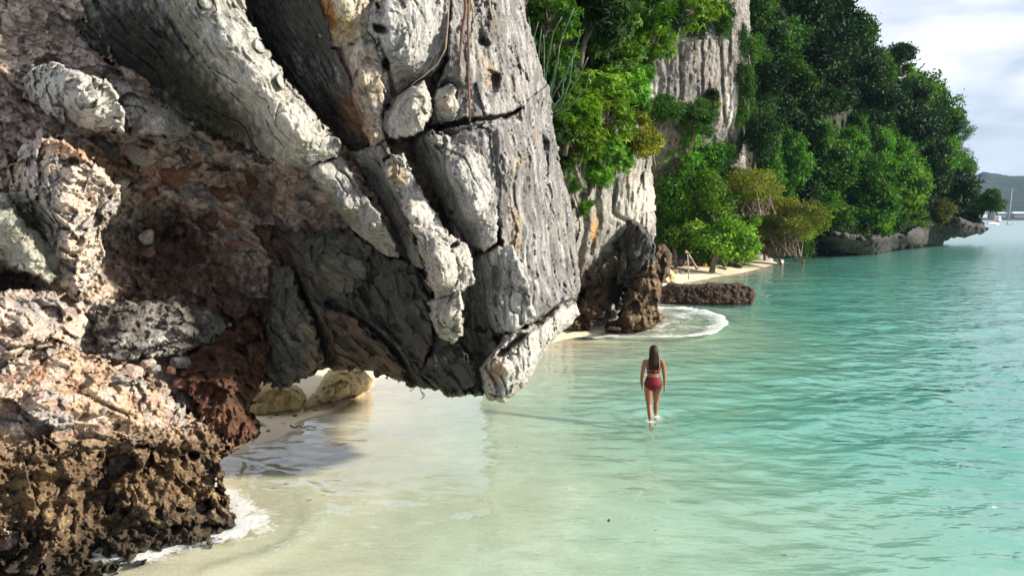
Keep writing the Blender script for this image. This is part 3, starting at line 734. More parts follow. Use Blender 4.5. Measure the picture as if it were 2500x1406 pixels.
# --- the underside, its shade deepened by a darkened rock colour
U = rbf([(620, 560, 12.6), (740, 570, 12.2), (900, 600, 11.6), (1000, 640, 11.3), (640, 760, 12.4), (760, 740, 12.0), (900, 760, 11.5), (1040, 780, 11.0), (620, 900, 12.2), (740, 920, 12.2), (880, 890, 11.9), (1000, 920, 11.5), (1130, 840, 11.0), (1170, 900, 10.8), (1100, 955, 11.0), (1170, 960, 10.7)])
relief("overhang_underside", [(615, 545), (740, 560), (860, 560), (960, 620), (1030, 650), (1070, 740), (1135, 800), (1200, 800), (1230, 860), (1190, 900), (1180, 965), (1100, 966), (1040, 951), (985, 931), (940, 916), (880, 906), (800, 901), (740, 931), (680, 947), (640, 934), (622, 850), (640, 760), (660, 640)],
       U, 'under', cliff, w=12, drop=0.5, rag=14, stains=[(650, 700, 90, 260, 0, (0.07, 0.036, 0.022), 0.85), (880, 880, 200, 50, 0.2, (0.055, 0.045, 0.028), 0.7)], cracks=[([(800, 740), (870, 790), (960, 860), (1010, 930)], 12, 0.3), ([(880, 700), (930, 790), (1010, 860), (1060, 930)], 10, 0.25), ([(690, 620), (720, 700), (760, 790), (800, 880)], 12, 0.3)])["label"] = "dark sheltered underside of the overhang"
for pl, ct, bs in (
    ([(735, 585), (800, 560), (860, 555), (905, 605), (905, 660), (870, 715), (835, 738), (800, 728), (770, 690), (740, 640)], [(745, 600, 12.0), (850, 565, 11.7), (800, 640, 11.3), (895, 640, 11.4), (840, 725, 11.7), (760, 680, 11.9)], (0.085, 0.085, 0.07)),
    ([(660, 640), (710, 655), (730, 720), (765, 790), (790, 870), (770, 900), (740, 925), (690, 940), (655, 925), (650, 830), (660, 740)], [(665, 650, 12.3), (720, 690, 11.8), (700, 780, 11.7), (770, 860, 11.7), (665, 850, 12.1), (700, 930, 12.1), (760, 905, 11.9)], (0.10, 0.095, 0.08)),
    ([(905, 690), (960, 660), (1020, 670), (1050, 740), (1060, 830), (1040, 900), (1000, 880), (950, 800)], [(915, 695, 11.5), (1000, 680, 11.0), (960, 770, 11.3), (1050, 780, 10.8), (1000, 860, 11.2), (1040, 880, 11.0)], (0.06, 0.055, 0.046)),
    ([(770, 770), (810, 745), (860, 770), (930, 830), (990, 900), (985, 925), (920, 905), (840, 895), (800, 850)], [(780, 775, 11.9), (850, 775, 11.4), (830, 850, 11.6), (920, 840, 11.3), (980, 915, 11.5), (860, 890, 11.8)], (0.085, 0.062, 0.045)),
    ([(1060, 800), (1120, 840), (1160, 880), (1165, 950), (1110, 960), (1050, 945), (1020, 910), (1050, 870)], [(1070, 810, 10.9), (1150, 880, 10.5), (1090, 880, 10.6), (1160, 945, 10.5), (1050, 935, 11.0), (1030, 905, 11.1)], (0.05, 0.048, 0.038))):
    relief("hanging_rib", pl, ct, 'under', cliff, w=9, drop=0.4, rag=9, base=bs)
# --- left: boulders, rubble wall and reef foot
relief("boulder", [(52, 190), (75, 163), (130, 153), (190, 173), (260, 194), (286, 230), (308, 290), (302, 320), (240, 322), (190, 316), (150, 296), (100, 272), (52, 240)],
       [(60, 215, 10.1), (120, 165, 9.5), (130, 240, 9.3), (150, 200, 9.0), (250, 220, 9.1), (290, 300, 9.4), (200, 300, 9.3), (220, 250, 8.95), (100, 260, 9.8)], 'lime', cliff, w=9, drop=0.8, rag=8, rot=-1.2, facet=0.8, base=(0.44, 0.41, 0.36), stain=-0.05, cracks=[([(135, 160), (145, 215), (150, 290)], 7, 0.18)])["label"] = "pale pitted boulder wedged in the wall"
relief("boulder", [(272, 196), (312, 206), (332, 226), (402, 262), (442, 292), (474, 322), (450, 332), (380, 330), (320, 326), (306, 290), (292, 240)],
       [(285, 205, 10.5), (320, 230, 10.0), (320, 310, 9.9), (400, 290, 10.1), (460, 325, 10.9), (400, 265, 10.5)], 'lime', cliff, w=8, drop=0.6, rag=7, rot=-1.1, grow=4, base=(0.31, 0.27, 0.23), stain=-0.05)
relief("rubble_buttress", [(15, 405), (60, 350), (100, 322), (180, 350), (255, 412), (290, 455), (298, 490), (272, 530), (246, 565), (256, 610), (232, 700), (192, 738), (150, 706), (90, 660), (20, 560)],
       [(25, 420, 9.5), (90, 335, 9.2), (50, 470, 9.3), (120, 400, 8.75), (290, 470, 9.4), (140, 500, 8.65), (90, 570, 9.5), (165, 590, 8.8), (248, 580, 9.5), (180, 700, 9.2), (100, 640, 9.7), (232, 680, 9.6), (240, 420, 9.0)],
       'brec', cliff, w=12, drop=1.0, rag=12, base=(0.52, 0.42, 0.33), red=-0.22, dark=-0.3, stains=[(90, 520, 80, 60, 0.5, (0.24, 0.24, 0.20), 0.7), (170, 370, 90, 24, 0.3, (0.45, 0.22, 0.10), 0.7)])["label"] = "bright cream rubble buttress at the left"
relief("boulder", [(-160, 470), (20, 478), (52, 540), (110, 590), (160, 620), (168, 672), (120, 690), (70, 660), (20, 640), (-160, 620)],
       [(-150, 480, 8.4), (10, 500, 8.9), (-150, 610, 8.5), (20, 620, 9.0), (80, 620, 8.7), (155, 660, 9.3), (100, 600, 9.1), (30, 560, 8.6)], 'lime', cliff, w=10, drop=0.6, rag=9, grow=5, rot=-1.0, base=(0.36, 0.35, 0.27), stain=-0.1)
relief("boulder", [(-160, 722), (40, 706), (70, 703), (132, 714), (168, 745), (162, 792), (112, 832), (60, 862), (0, 902), (-160, 940)],
       [(-150, 740, 8.0), (60, 720, 8.7), (60, 790, 8.1), (150, 750, 8.8), (150, 790, 8.9), (90, 835, 8.6), (-150, 900, 7.9), (0, 880, 8.4), (0, 780, 8.0)], 'brec', cliff, w=12, drop=0.7, rag=10, amp=0.7, base=(0.46, 0.36, 0.29), red=-0.15, dark=-0.3)["label"] = "large cream boulder at the left edge"
relief("rubble_buttress", [(-160, 905), (0, 900), (60, 856), (150, 848), (240, 878), (330, 928), (420, 978), (474, 1022), (432, 1060), (380, 1082), (300, 1075), (200, 1092), (100, 1114), (-160, 1130)],
       [(-150, 920, 7.7), (60, 870, 8.6), (150, 870, 8.6), (100, 980, 8.0), (-150, 1110, 7.5), (100, 1100, 8.1), (240, 900, 8.9), (300, 1000, 8.5), (300, 1070, 8.6), (420, 1000, 9.3), (460, 1025, 9.7), (400, 1075, 9.2)],
       'brec', cliff, w=12, drop=0.5, amp=0.8, rag=16, grow=8, base=(0.43, 0.31, 0.215), red=0.0, dark=-0.28, post=lambda C, P, qx, qy: mixc(C, (0.16, 0.11, 0.065), 0.9 * sstep(-25, 30, qy + 0.08 * qx - 1075 + 60 * fbm(P * 2.2, 4, 205))), cracks=[([(0, 1020), (50, 1030), (90, 1080)], 5, 0.15), ([(60, 1020), (110, 1070), (140, 1100)], 5, 0.18), ([(160, 940), (240, 980), (330, 1020)], 4, 0.1)])["label"] = "broad pinkish rubble face low on the left"
relief("boulder", [(232, 748), (300, 736), (420, 740), (500, 746), (562, 792), (522, 842), (470, 862), (400, 872), (300, 884), (240, 872), (226, 820)],
       [(240, 760, 10.3), (400, 750, 10.4), (540, 790, 11.2), (300, 820, 9.9), (450, 810, 10.4), (300, 875, 10.0), (460, 855, 10.8)], 'lime', cliff, w=10, drop=0.4, rag=10, rot=-1.4, facet=0.8, base=(0.13, 0.115, 0.10), stain=0.1, cracks=[([(370, 800), (450, 790), (520, 800)], 5, 0.12), ([(330, 870), (400, 840), (480, 830)], 8, 0.2)])["label"] = "smooth dark grey block in the middle of the rubble"
relief("reef_ledge", [(480, 1000), (440, 900), (470, 850), (540, 800), (620, 770), (645, 850), (642, 932), (602, 998), (625, 1040), (602, 1086), (545, 1106), (500, 1060)],
       [(490, 1000, 10.1), (460, 880, 10.9), (620, 790, 12.2), (560, 870, 11.1), (600, 950, 11.0), (615, 1040, 10.9), (550, 1000, 10.2), (545, 1095, 10.2)],
       'reef', cliff, w=14, drop=0.7, amp=0.8, base=(0.10, 0.048, 0.03), tan=(0.24, 0.12, 0.07), dark=0.1, rag=16, grow=8)["label"] = "rust brown ragged ledge at the cave mouth"
relief("reef_foot", [(-160, 1104), (100, 1096), (200, 1080), (300, 1062), (400, 1052), (470, 1015), (520, 1050), (552, 1085), (545, 1110), (532, 1150), (528, 1200), (560, 1250), (578, 1285), (545, 1310), (450, 1340), (340, 1370), (240, 1390), (130, 1415), (-160, 1450)],
       [(-150, 1120, 7.6), (100, 1110, 8.2), (250, 1090, 8.7), (400, 1065, 9.3), (470, 1030, 9.7), (540, 1100, 9.9), (520, 1180, 9.4), (-150, 1430, 7.0), (100, 1400, 7.8), (240, 1370, 8.05), (440, 1320, 8.6), (560, 1285, 9.0), (300, 1220, 8.6), (150, 1250, 8.1), (420, 1200, 9.0), (30, 1300, 7.9)],
       'reef', cliff, w=10, drop=0.4, amp=0.95, rag=20, grow=10, step=2.5, post=lambda C, P, qx, qy: mixc(mixc(C, (0.035, 0.028, 0.02), 0.85 * sstep(0.42, 0.12, P[..., 2] + 0.25 * fbm(P * 2, 3, 206))), (0.40, 0.28, 0.20), 0.8 * sstep(30, -30, qy + 0.08 * qx - 1105 + 70 * fbm(P * 2.2, 4, 205))), holes=[(290, 1135, 48, 26, -0.35, 1.1), (255, 1180, 18, 14, 0, 0.8), (270, 1225, 16, 34, 0.2, 0.8), (15, 1330, 34, 36, 0, 1.2), (500, 1235, 30, 16, -0.3, 0.7), (470, 1110, 16, 12, 0.3, 0.5)])["label"] = "jagged brown reef rock at the waterline"
relief("reef_spur", [(500, 1195), (522, 1205), (550, 1240), (578, 1274), (570, 1284), (540, 1275), (512, 1240)], [(505, 1205, 9.4), (530, 1215, 9.0), (570, 1278, 9.0), (525, 1250, 9.1)], 'reef', cliff, w=10, drop=0.5, amp=0.4, rag=4)

# --- loose angular stones caught in the rubble (parts of the cliff)
def stone_mesh(name, seed, mat, colr, sub=2):
    bm = bmesh.new()
    bmesh.ops.create_icosphere(bm, subdivisions=sub, radius=1.0)
    rs = np.random.RandomState(seed)
    pl = rs.randn(16, 3); pl /= np.linalg.norm(pl, axis=1)[:, None]
    co = np.array([v.co[:] for v in bm.verts])
    r = 1.0 / np.maximum(np.max(co @ pl.T / (0.60 + 0.32 * rs.rand(16)), 1), 0.55)
    co = co * np.clip(r, 0.4, 1.1)[:, None]
    co = co * (1 + 0.05 * fbm(co * 3.2 + seed, 3, seed)[:, None])
    for v, c in zip(bm.verts, co): v.co = c
    me = bpy.data.meshes.new(name); bm.to_mesh(me); bm.free()
    a = me.color_attributes.new("Col", 'FLOAT_COLOR', 'POINT')
    nn = fbm(co * 2 + seed, 3, 9)
    cc_ = np.ones((len(co), 4)); cc_[:, :3] = np.asarray(colr) * (1 + 0.5 * nn[:, None])
    a.data.foreach_set("color", cc_.astype(np.float32).ravel())
    me.materials.append(mat)
    return me
STONES = [stone_mesh("stone", 100 + i, M_BREC, c, 3) for i, c in enumerate([(0.46, 0.37, 0.30), (0.22, 0.11, 0.075), (0.19, 0.175, 0.16), (0.26, 0.15, 0.105), (0.12, 0.065, 0.043), (0.50, 0.43, 0.35), (0.10, 0.085, 0.075)])]
rs = random.Random(5)
stone_spots = [(385, 345, 32, 18, 5), (340, 375, 46, 24, 0), (425, 425, 40, 42, 1), (255, 365, 34, 26, 6), (455, 470, 26, 28, 2), (490, 500, 24, 12, 5), (370, 380, 26, 12, 5), (470, 380, 24, 18, 3), (505, 365, 30, 16, 2), (520, 420, 26, 20, 4), (540, 470, 30, 24, 4), (30, 50, 22, 36, 5), (60, 60, 16, 16, 0),
               (600, 460, 34, 26, 4), (410, 740, 28, 12, 0), (590, 600, 40, 14, 3), (610, 575, 22, 16, 3), (620, 625, 30, 12, 0), (560, 545, 26, 16, 1), (195, 795, 26, 30, 5), (185, 745, 22, 18, 0), (330, 905, 26, 16, 0), (300, 920, 22, 22, 3), (445, 935, 24, 22, 1), (260, 940, 20, 18, 1)]
for _ in range(34):
    z_ = rs.random()
    if z_ < 0.35: sx_, sy_ = rs.uniform(200, 560), rs.uniform(330, 480)
    elif z_ < 0.75: sx_, sy_ = rs.uniform(250, 640), rs.uniform(480, 760)
    else: sx_, sy_ = rs.uniform(230, 620), rs.uniform(860, 1000)
    s_ = rs.uniform(7, 20)
    stone_spots.append((sx_, sy_, s_ * rs.uniform(0.9, 1.5), s_, rs.choice([1, 2, 3, 4, 4, 6, 0])))
for (sx_, sy_, rx_, ry_, ci) in stone_spots:
    D_ = float(WALL(sx_, sy_)) + 0.02
    if 225 < sx_ < 640 and 860 < sy_ < 1000: D_ -= 0.35
    o = bpy.data.objects.new("stone", STONES[ci]); COL.objects.link(o); o.parent = cliff
    o.matrix_parent_inverse = Matrix.Translation(cliff.location).inverted()
    o.location = at(sx_, sy_, D_)
    k_ = D_ / F
    o.scale = (rx_ * k_, 0.5 * (rx_ + ry_) * k_, ry_ * k_)
    o.rotation_euler = (rs.uniform(-0.4, 0.4), rs.uniform(-0.5, 0.5), rs.uniform(0, 6.28) if abs(rx_ - ry_) < 6 else rs.choice([0, math.pi]) + rs.uniform(-0.3, 0.3))

# --- two weed-stained boulders on the sand under the arch
def boulder(name, label, poly, ctrl, style, loc, **k):
    o = relief(name, poly, ctrl, style, None, **k)
    tag(o, label, "rock")
    return o
boulder("beach_boulder", "sunlit yellow weathered boulder on the sand left of the dark gap under the arch", [(560, 960), (600, 940), (690, 930), (735, 945), (750, 975), (742, 1005), (640, 1022), (560, 1030)], [(570, 970, 14.2), (650, 940, 14.3), (700, 945, 14.2), (740, 990, 14.3), (650, 1015, 13.9), (570, 1025, 13.9)], 'reef', None, w=18, drop=1.2, amp=0.35, rag=3, base=(0.46, 0.33, 0.14), tan=(0.5, 0.4, 0.22), dark=-0.25)
boulder("beach_boulder", "pale pitted boulder on the sand right of the dark gap under the arch", [(750, 975), (775, 945), (800, 905), (830, 893), (880, 896), (912, 925), (905, 950), (860, 972), (800, 988), (740, 1008), (735, 995)], [(760, 970, 14.9), (820, 905, 15.2), (890, 905, 15.4), (905, 945, 15.2), (850, 965, 14.7), (750, 1000, 14.3), (830, 940, 14.5)], 'reef', None, w=16, drop=1.2, amp=0.4, rag=4, base=(0.48, 0.37, 0.20), dark=-0.25, stains=[(830, 925, 45, 30, -0.5, (0.40, 0.27, 0.08), 0.7)])

# ------------------------------------------------------------------ background cliffs and headland
CL2 = rbf([(1240, 0, 20), (1240, 400, 21), (1240, 800, 22.5), (1400, -300, 22), (1400, 300, 22.6), (1400, 560, 23.0), (1400, 800, 24.6), (1440, 620, 24.2), (1500, 300, 24), (1480, 450, 24.2), (1500, 540, 24.8), (1500, 680, 27.0), (1440, 720, 26.0), (1480, 790, 25.8), (1600, 380, 26.6), (1600, 560, 26.6), (1560, 100, 26.5), (1560, -300, 26)])
sea_cliff = thing("sea_cliff", "second pale grey cliff with a dark cave at its foot, behind the buttress", "cliff", tuple(onz(1430, 812)))
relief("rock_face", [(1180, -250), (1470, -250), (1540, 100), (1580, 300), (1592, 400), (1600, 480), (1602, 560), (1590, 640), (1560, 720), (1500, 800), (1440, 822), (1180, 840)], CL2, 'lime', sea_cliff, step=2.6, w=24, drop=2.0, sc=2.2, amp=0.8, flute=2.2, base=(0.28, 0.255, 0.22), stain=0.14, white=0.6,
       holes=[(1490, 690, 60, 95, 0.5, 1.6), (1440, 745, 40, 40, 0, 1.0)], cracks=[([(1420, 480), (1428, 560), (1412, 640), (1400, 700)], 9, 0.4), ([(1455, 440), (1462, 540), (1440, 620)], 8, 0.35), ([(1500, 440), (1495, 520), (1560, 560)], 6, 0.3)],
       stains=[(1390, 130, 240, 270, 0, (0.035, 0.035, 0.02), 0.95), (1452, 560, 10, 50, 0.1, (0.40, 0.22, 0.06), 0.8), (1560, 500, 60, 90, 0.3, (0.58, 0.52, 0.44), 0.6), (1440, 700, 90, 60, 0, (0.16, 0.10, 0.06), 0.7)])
relief("leaning_block", [(1505, 575), (1520, 548), (1548, 536), (1576, 552), (1602, 600), (1608, 640), (1585, 680), (1540, 702), (1500, 692), (1512, 630)],
       [(1512, 570, 25.6), (1550, 545, 25.2), (1545, 620, 24.6), (1600, 620, 25.4), (1510, 690, 25.6), (1580, 670, 25.2), (1565, 580, 24.7)], 'lime', sea_cliff, w=10, drop=1.0, sc=1.6, amp=0.8, facet=1.2, base=(0.07, 0.064, 0.058), stain=0.2, white=0.3)["label"] = "dark angular block leaning in the cave mouth"
relief("reef_stack", [(1478, 800), (1500, 775), (1520, 740), (1540, 690), (1575, 645), (1598, 600), (1622, 592), (1645, 622), (1640, 662), (1618, 692), (1606, 740), (1618, 775), (1600, 800), (1560, 812), (1490, 818)],
       [(1485, 805, 25.0), (1530, 740, 24.8), (1545, 790, 24.2), (1600, 790, 24.6), (1580, 700, 24.6), (1610, 620, 25.2), (1635, 640, 25.8), (1610, 700, 25.2), (1560, 815, 24.3)], 'reef', sea_cliff, w=12, drop=1.2, sc=1.3, amp=0.75, rag=9, base=(0.12, 0.08, 0.048), tan=(0.27, 0.19, 0.11), dark=0.15)["label"] = "ragged brown spires of reef rock at the cliff foot"
relief("reef_foot", [(1380, 790), (1400, 740), (1430, 700), (1470, 690), (1490, 720), (1480, 770), (1440, 800), (1400, 806)], [(1390, 790, 24.6), (1430, 720, 25.4), (1470, 710, 25.2), (1450, 770, 24.6), (1400, 800, 24.4)], 'reef', sea_cliff, w=12, drop=1.0, sc=1.3, amp=0.7, rag=8, base=(0.08, 0.05, 0.033), tan=(0.16, 0.10, 0.06), dark=0.2)
relief("fallen_rock", [(1478, 803), (1490, 796), (1515, 800), (1518, 812), (1490, 817), (1476, 812)], [(1480, 805, 24.4), (1500, 805, 24.0), (1515, 808, 24.3)], 'reef', sea_cliff, w=8, drop=0.5, sc=1.0, amp=0.3, rag=2, base=(0.07, 0.05, 0.04))

CL3 = rbf([(1480, -300, 46), (1480, 600, 52), (1600, 100, 48), (1700, 100, 48), (1700, 330, 50), (1700, 600, 60), (1810, 100, 52), (1810, 330, 53), (1830, 600, 64)])
streaked = thing("streaked_cliff", "pale cliff face with dark vertical streaks between the trees", "cliff", tuple(onz(1700, 640)))
relief("rock_face", [(1440, -250), (1830, -250), (1832, 180), (1818, 330), (1830, 640), (1560, 668), (1520, 600), (1480, 300)], CL3, 'lime', streaked, step=3.0, w=20, drop=3.0, sc=2.2, amp=0.75, flute=4.5, base=(0.25, 0.22, 0.19), stain=0.22, white=0.7, mat=M_FARROCK,
       cracks=[([(1660, 100), (1662, 320)], 3, 0.3), ([(1712, 60), (1715, 300)], 3, 0.3), ([(1755, 60), (1768, 300)], 4, 0.4)], stains=[(1790, 260, 30, 60, 0, (0.56, 0.50, 0.43), 0.8), (1590, 250, 24, 70, 0, (0.5, 0.46, 0.4), 0.6)])

CL4 = rbf([(1740, 600, 66), (1740, -300, 62), (1800, 300, 62), (1900, 300, 70), (1950, 600, 76), (2050, 0, 84), (1980, -300, 82), (2100, 300, 84), (2100, 560, 80), (2250, 250, 96), (2250, 500, 95), (2350, 450, 103), (2400, 545, 103), (2300, 330, 100)])
headland = thing("headland", "steep wooded headland running out to an undercut rocky point", "headland", tuple(onz(2100, 620)))
def hill_tint(C, P, qx, qy): return mixc(C, (0.035, 0.045, 0.02), 0.75 * sstep(0.25, -0.15, fbm(P * 0.12, 3, 201)))
relief("hillside", [(1740, -280), (2000, -280), (2040, -40), (2085, 80), (2140, 150), (2220, 220), (2280, 300), (2300, 380), (2320, 450), (2360, 530), (2380, 560), (2300, 585), (2200, 600), (2000, 618), (1740, 628)], CL4, 'lime', headland, step=4, w=30, drop=8.0, sc=9, amp=0.8, base=(0.05, 0.045, 0.032), stain=0.25, white=0.05, mat=M_HILL, post=hill_tint, rag=8)
relief("undercut_ledge", [(1950, 600), (2040, 566), (2120, 575), (2200, 572), (2250, 545), (2330, 532), (2395, 540), (2416, 556), (2395, 572), (2350, 582), (2310, 590), (2296, 606), (2230, 604), (2190, 614), (2140, 628), (2060, 632), (1960, 632)],
       [(1960, 628, 76), (2060, 628, 78), (2140, 625, 79), (2190, 612, 88), (2260, 604, 97), (2330, 588, 103), (2412, 558, 101), (1960, 580, 74), (2060, 590, 71), (2150, 590, 74.5), (2230, 575, 84), (2250, 550, 91), (2330, 545, 94), (2340, 570, 96)],
       'lime', headland, step=2.2, w=11, drop=5, sc=3.6, amp=0.9, flute=1.5, base=(0.035, 0.032, 0.028), stain=0.25, white=0.05, mat=M_FARROCK, rag=7)["label"] = "grey undercut ledge above the water"

# ------------------------------------------------------------------ foliage prototypes
def leaves(name, mat, pos, dirs, nrm, ln, wd, lc, fold=0.12, near=False):
    """one crown mesh: every leaf a folded blade"""
    d = dirs / np.linalg.norm(dirs, axis=1)[:, None]
    sd_ = np.cross(d, nrm); sd_ /= np.maximum(np.linalg.norm(sd_, axis=1)[:, None], 1e-6)
    nn = np.cross(sd_, d)
    ln, wd = ln[:, None], wd[:, None]
    if near:
        v = np.stack([pos, pos + d * ln * 0.35 + sd_ * wd * 0.5 + nn * ln * 0.05, pos + d * ln * 0.7 + sd_ * wd * 0.38 - nn * ln * 0.02, pos + d * ln - nn * ln * 0.16,
                      pos + d * ln * 0.7 - sd_ * wd * 0.38 - nn * ln * 0.02, pos + d * ln * 0.35 - sd_ * wd * 0.5 + nn * ln * 0.05, pos + d * ln * 0.5 - nn * wd * 0.10], 1)
        fc = np.array([(0, 1, 6), (1, 2, 6), (2, 3, 6), (3, 4, 6), (4, 5, 6), (5, 0, 6)])
    else:
        v = np.stack([pos, pos + d * ln * 0.5 + sd_ * wd * 0.5 + nn * wd * fold, pos + d * ln, pos + d * ln * 0.5 - sd_ * wd * 0.5 + nn * wd * fold], 1)
        fc = np.array([(0, 1, 2), (0, 2, 3)])
    k = v.shape[1]
    N = len(pos)
    fa = (np.arange(N) * k)[:, None, None] + fc[None]
    me = np_mesh(name, v.reshape(-1, 3), fa.reshape(-1, 3), mat=mat, attrs={"lc": np.repeat(lc, k)}, smooth=False)
    m_ = me.data
    bpy.data.objects.remove(me)
    return m_
def clumps(rs, n, flat=1.0, lo=-0.6, rad=(0.22, 0.40)):
    out = []
    while len(out) < n:
        p = rs.uniform(-1, 1, 3)
        r = np.linalg.norm(p)
        if r > 0.86 or r < 0.25 or p[2] < lo or rs.rand() > 0.35 + 0.65 * r: continue
        out.append(np.array([p[0], p[1], p[2] * flat]))
    return np.array(out), rs.uniform(rad[0], rad[1], n)
def crown(kind, mat, seed):
    rs = np.random.RandomState(seed)
    if kind == 'round': n, per, ls, wd, droop = 44, 170, 0.125, 0.6, 0.25
    elif kind == 'fine': n, per, ls, wd, droop = 48, 190, 0.105, 0.55, 0.4
    elif kind == 'wisp': n, per, ls, wd, droop = 80, 130, 0.07, 0.5, 0.3
    elif kind == 'droop': n, per, ls, wd, droop = 34, 200, 0.115, 0.5, 0.9
    elif kind == 'tall': n, per, ls, wd, droop = 38, 190, 0.11, 0.6, 0.3
    else: n, per, ls, wd, droop = 44, 13, 0.15, 0.27, 0.25                       # rosettes of long leaves
    C, R = clumps(rs, n, rad=(0.16, 0.26) if kind == 'wisp' else (0.15, 0.34))
    C = C * rs.uniform(0.65, 1.15, 3)
    if kind == 'wisp': C = C * np.array([1.1, 1.1, 1.0]) + np.array([0, 0, -0.1])
    if kind == 'tall': C[:, :2] *= (0.45 + 0.45 * sstep(0.9, -0.5, C[:, 2]))[:, None]
    P, Dr, Nm, lc = [], [], [], []
    for c, r in zip(C, R):
        u = rs.randn(per, 3); u[:, 2] += 0.25
        u /= np.linalg.norm(u, axis=1)[:, None]
        rr = r * (rs.rand(per) ** 0.35) * rs.uniform(0.75, 1.2, per)
        p = c + u * rr[:, None] * np.array([1.1, 1.1, 0.8])
        st = rs.rand(per) < 0.07
        p[st] += u[st] * rs.uniform(0.05, 0.22, st.sum())[:, None]
        if kind == 'droop':
            hang = rs.rand(per) < 0.4
            p[hang, 2] -= rs.rand(hang.sum()) * 0.5
        tone = np.clip(0.45 + 0.22 * rs.randn(), 0.05, 0.95)
        if kind == 'ros':
            for q, ax in zip(p, u):
                ax = ax + np.array([0, 0, 0.5]); ax /= np.linalg.norm(ax)
                t1 = np.cross(ax, [0.3, 0.8, 0.2]); t1 /= np.linalg.norm(t1); t2 = np.cross(ax, t1)
                m_ = rs.randint(7, 11); a0 = rs.rand() * 6
                for j in range(m_):
                    an = a0 + j * 2.4
                    rad_ = t1 * math.cos(an) + t2 * math.sin(an)
                    P.append(q + rs.randn(3) * 0.008); Dr.append(rad_ + ax * rs.uniform(0.0, 0.7) - np.array([0, 0, 0.25])); Nm.append(ax + 0.2 * rs.randn(3)); lc.append(np.clip(tone + 0.2 * rs.randn() + 0.15, 0, 1))
        else:
            P += list(p); dr = u * 0.5 + 0.75 * rs.randn(per, 3) + np.array([0, 0, -droop]); Dr += list(dr)
            Nm += list(u * 0.6 + 0.5 * rs.randn(per, 3) + np.array([0, 0, 0.6])); lc += list(np.clip(tone + 0.16 * rs.randn(per), 0, 1))
    P, Dr, Nm, lc = map(np.array, (P, Dr, Nm, lc))
    ln = ls * rs.uniform(0.65, 1.3, len(P))
    me = leaves("crown", mat, P + np.array([0, 0, 1.0]), Dr, Nm, ln, ln * wd * rs.uniform(0.7, 1.2, len(P)), lc, near=(kind == 'ros'))
    mb = MB()
    r2 = random.Random(seed)
    top = Vector((r2.uniform(-.1, .1), r2.uniform(-.1, .1), 0.75))
    if kind != 'wisp': mb.tube([(0, 0, -0.35), (r2.uniform(-.06, .06), r2.uniform(-.06, .06), 0.25), top], [0.075, 0.06, 0.045], 7, wob=0.15, seed=seed)
    for i in range(0, len(C), 2 if kind != 'wisp' else 1):
        e = Vector(C[i]) + Vector((0, 0, 1))
        s0 = Vector((0, 0, 0.25)).lerp(top, r2.random()) if kind != 'wisp' else Vector((r2.uniform(-.5, .5), r2.uniform(-.5, .5), -0.1))
        md = s0.lerp(e, 0.5) + Vector((r2.uniform(-.1, .1), r2.uniform(-.1, .1), r2.uniform(-.02, .14)))
        mb.tube([s0, md, e], [0.03, 0.018, 0.006] if kind != 'wisp' else [0.022, 0.013, 0.006], 5, cap=False, wob=0.1, seed=i)
        if kind == 'wisp':
            for _ in range(3):
                e2 = e + Vector((r2.uniform(-.25, .25), r2.uniform(-.25, .25), r2.uniform(-.05, .3)))
                mb.tube([e, e.lerp(e2, .5) + Vector((0, 0, .03)), e2], [0.006, 0.004, 0.002], 4, cap=False)
    t = mb.build("trunk", M_BARK)
    tm = t.data
    bpy.data.objects.remove(t)
    return me, tm
_pc = {}
def proto(kind, mat, v):
    if (kind, v) not in _pc: _pc[(kind, v)] = crown(kind, mat, hash_(kind) + v * 7)
    me, tm = _pc[(kind, v)]
    key = (kind, v, mat.name)
    if key not in _pc:
        m2 = me.copy(); m2.materials.clear(); m2.materials.append(mat); _pc[key] = m2
    return _pc[key], tm
def hash_(k): return {'round': 11, 'fine': 23, 'wisp': 37, 'droop': 41, 'tall': 53, 'ros': 67}[k]
tree_rs = random.Random(9)
def tree(name, px, py, r, surf, kind, mat, label, group=None, az=0.95, cat=None, off=0.3, v=None):
    D = float(surf(px, py)) if callable(surf) else surf
    R = r * D / F
    if callable(surf): D -= off * R
    c = at(px, py, D)
    root = bpy.data.objects.new(name, None); COL.objects.link(root)
    sz = R * az
    root.location = (c[0], c[1], c[2] - sz)
    root.scale = (R * tree_rs.uniform(0.85, 1.25), R * tree_rs.uniform(0.85, 1.2), sz * tree_rs.uniform(0.85, 1.15)); root.rotation_euler = (tree_rs.uniform(-0.3, 0.3), tree_rs.uniform(-0.3, 0.3), tree_rs.uniform(0, 6.28))
    root["label"] = label; root["category"] = cat or ("tree" if "tree" in name else "shrub")
    if group: root["group"] = group
    me, tm = proto(kind, mat, tree_rs.randint(0, 2) if v is None else v)
    for nm, d_ in (("crown", me), ("trunk", tm)):
        o = bpy.data.objects.new(nm, d_); COL.objects.link(o); o.parent = root
    return root
G2 = "shrubs growing on the second cliff"
N2, N3 = [], []
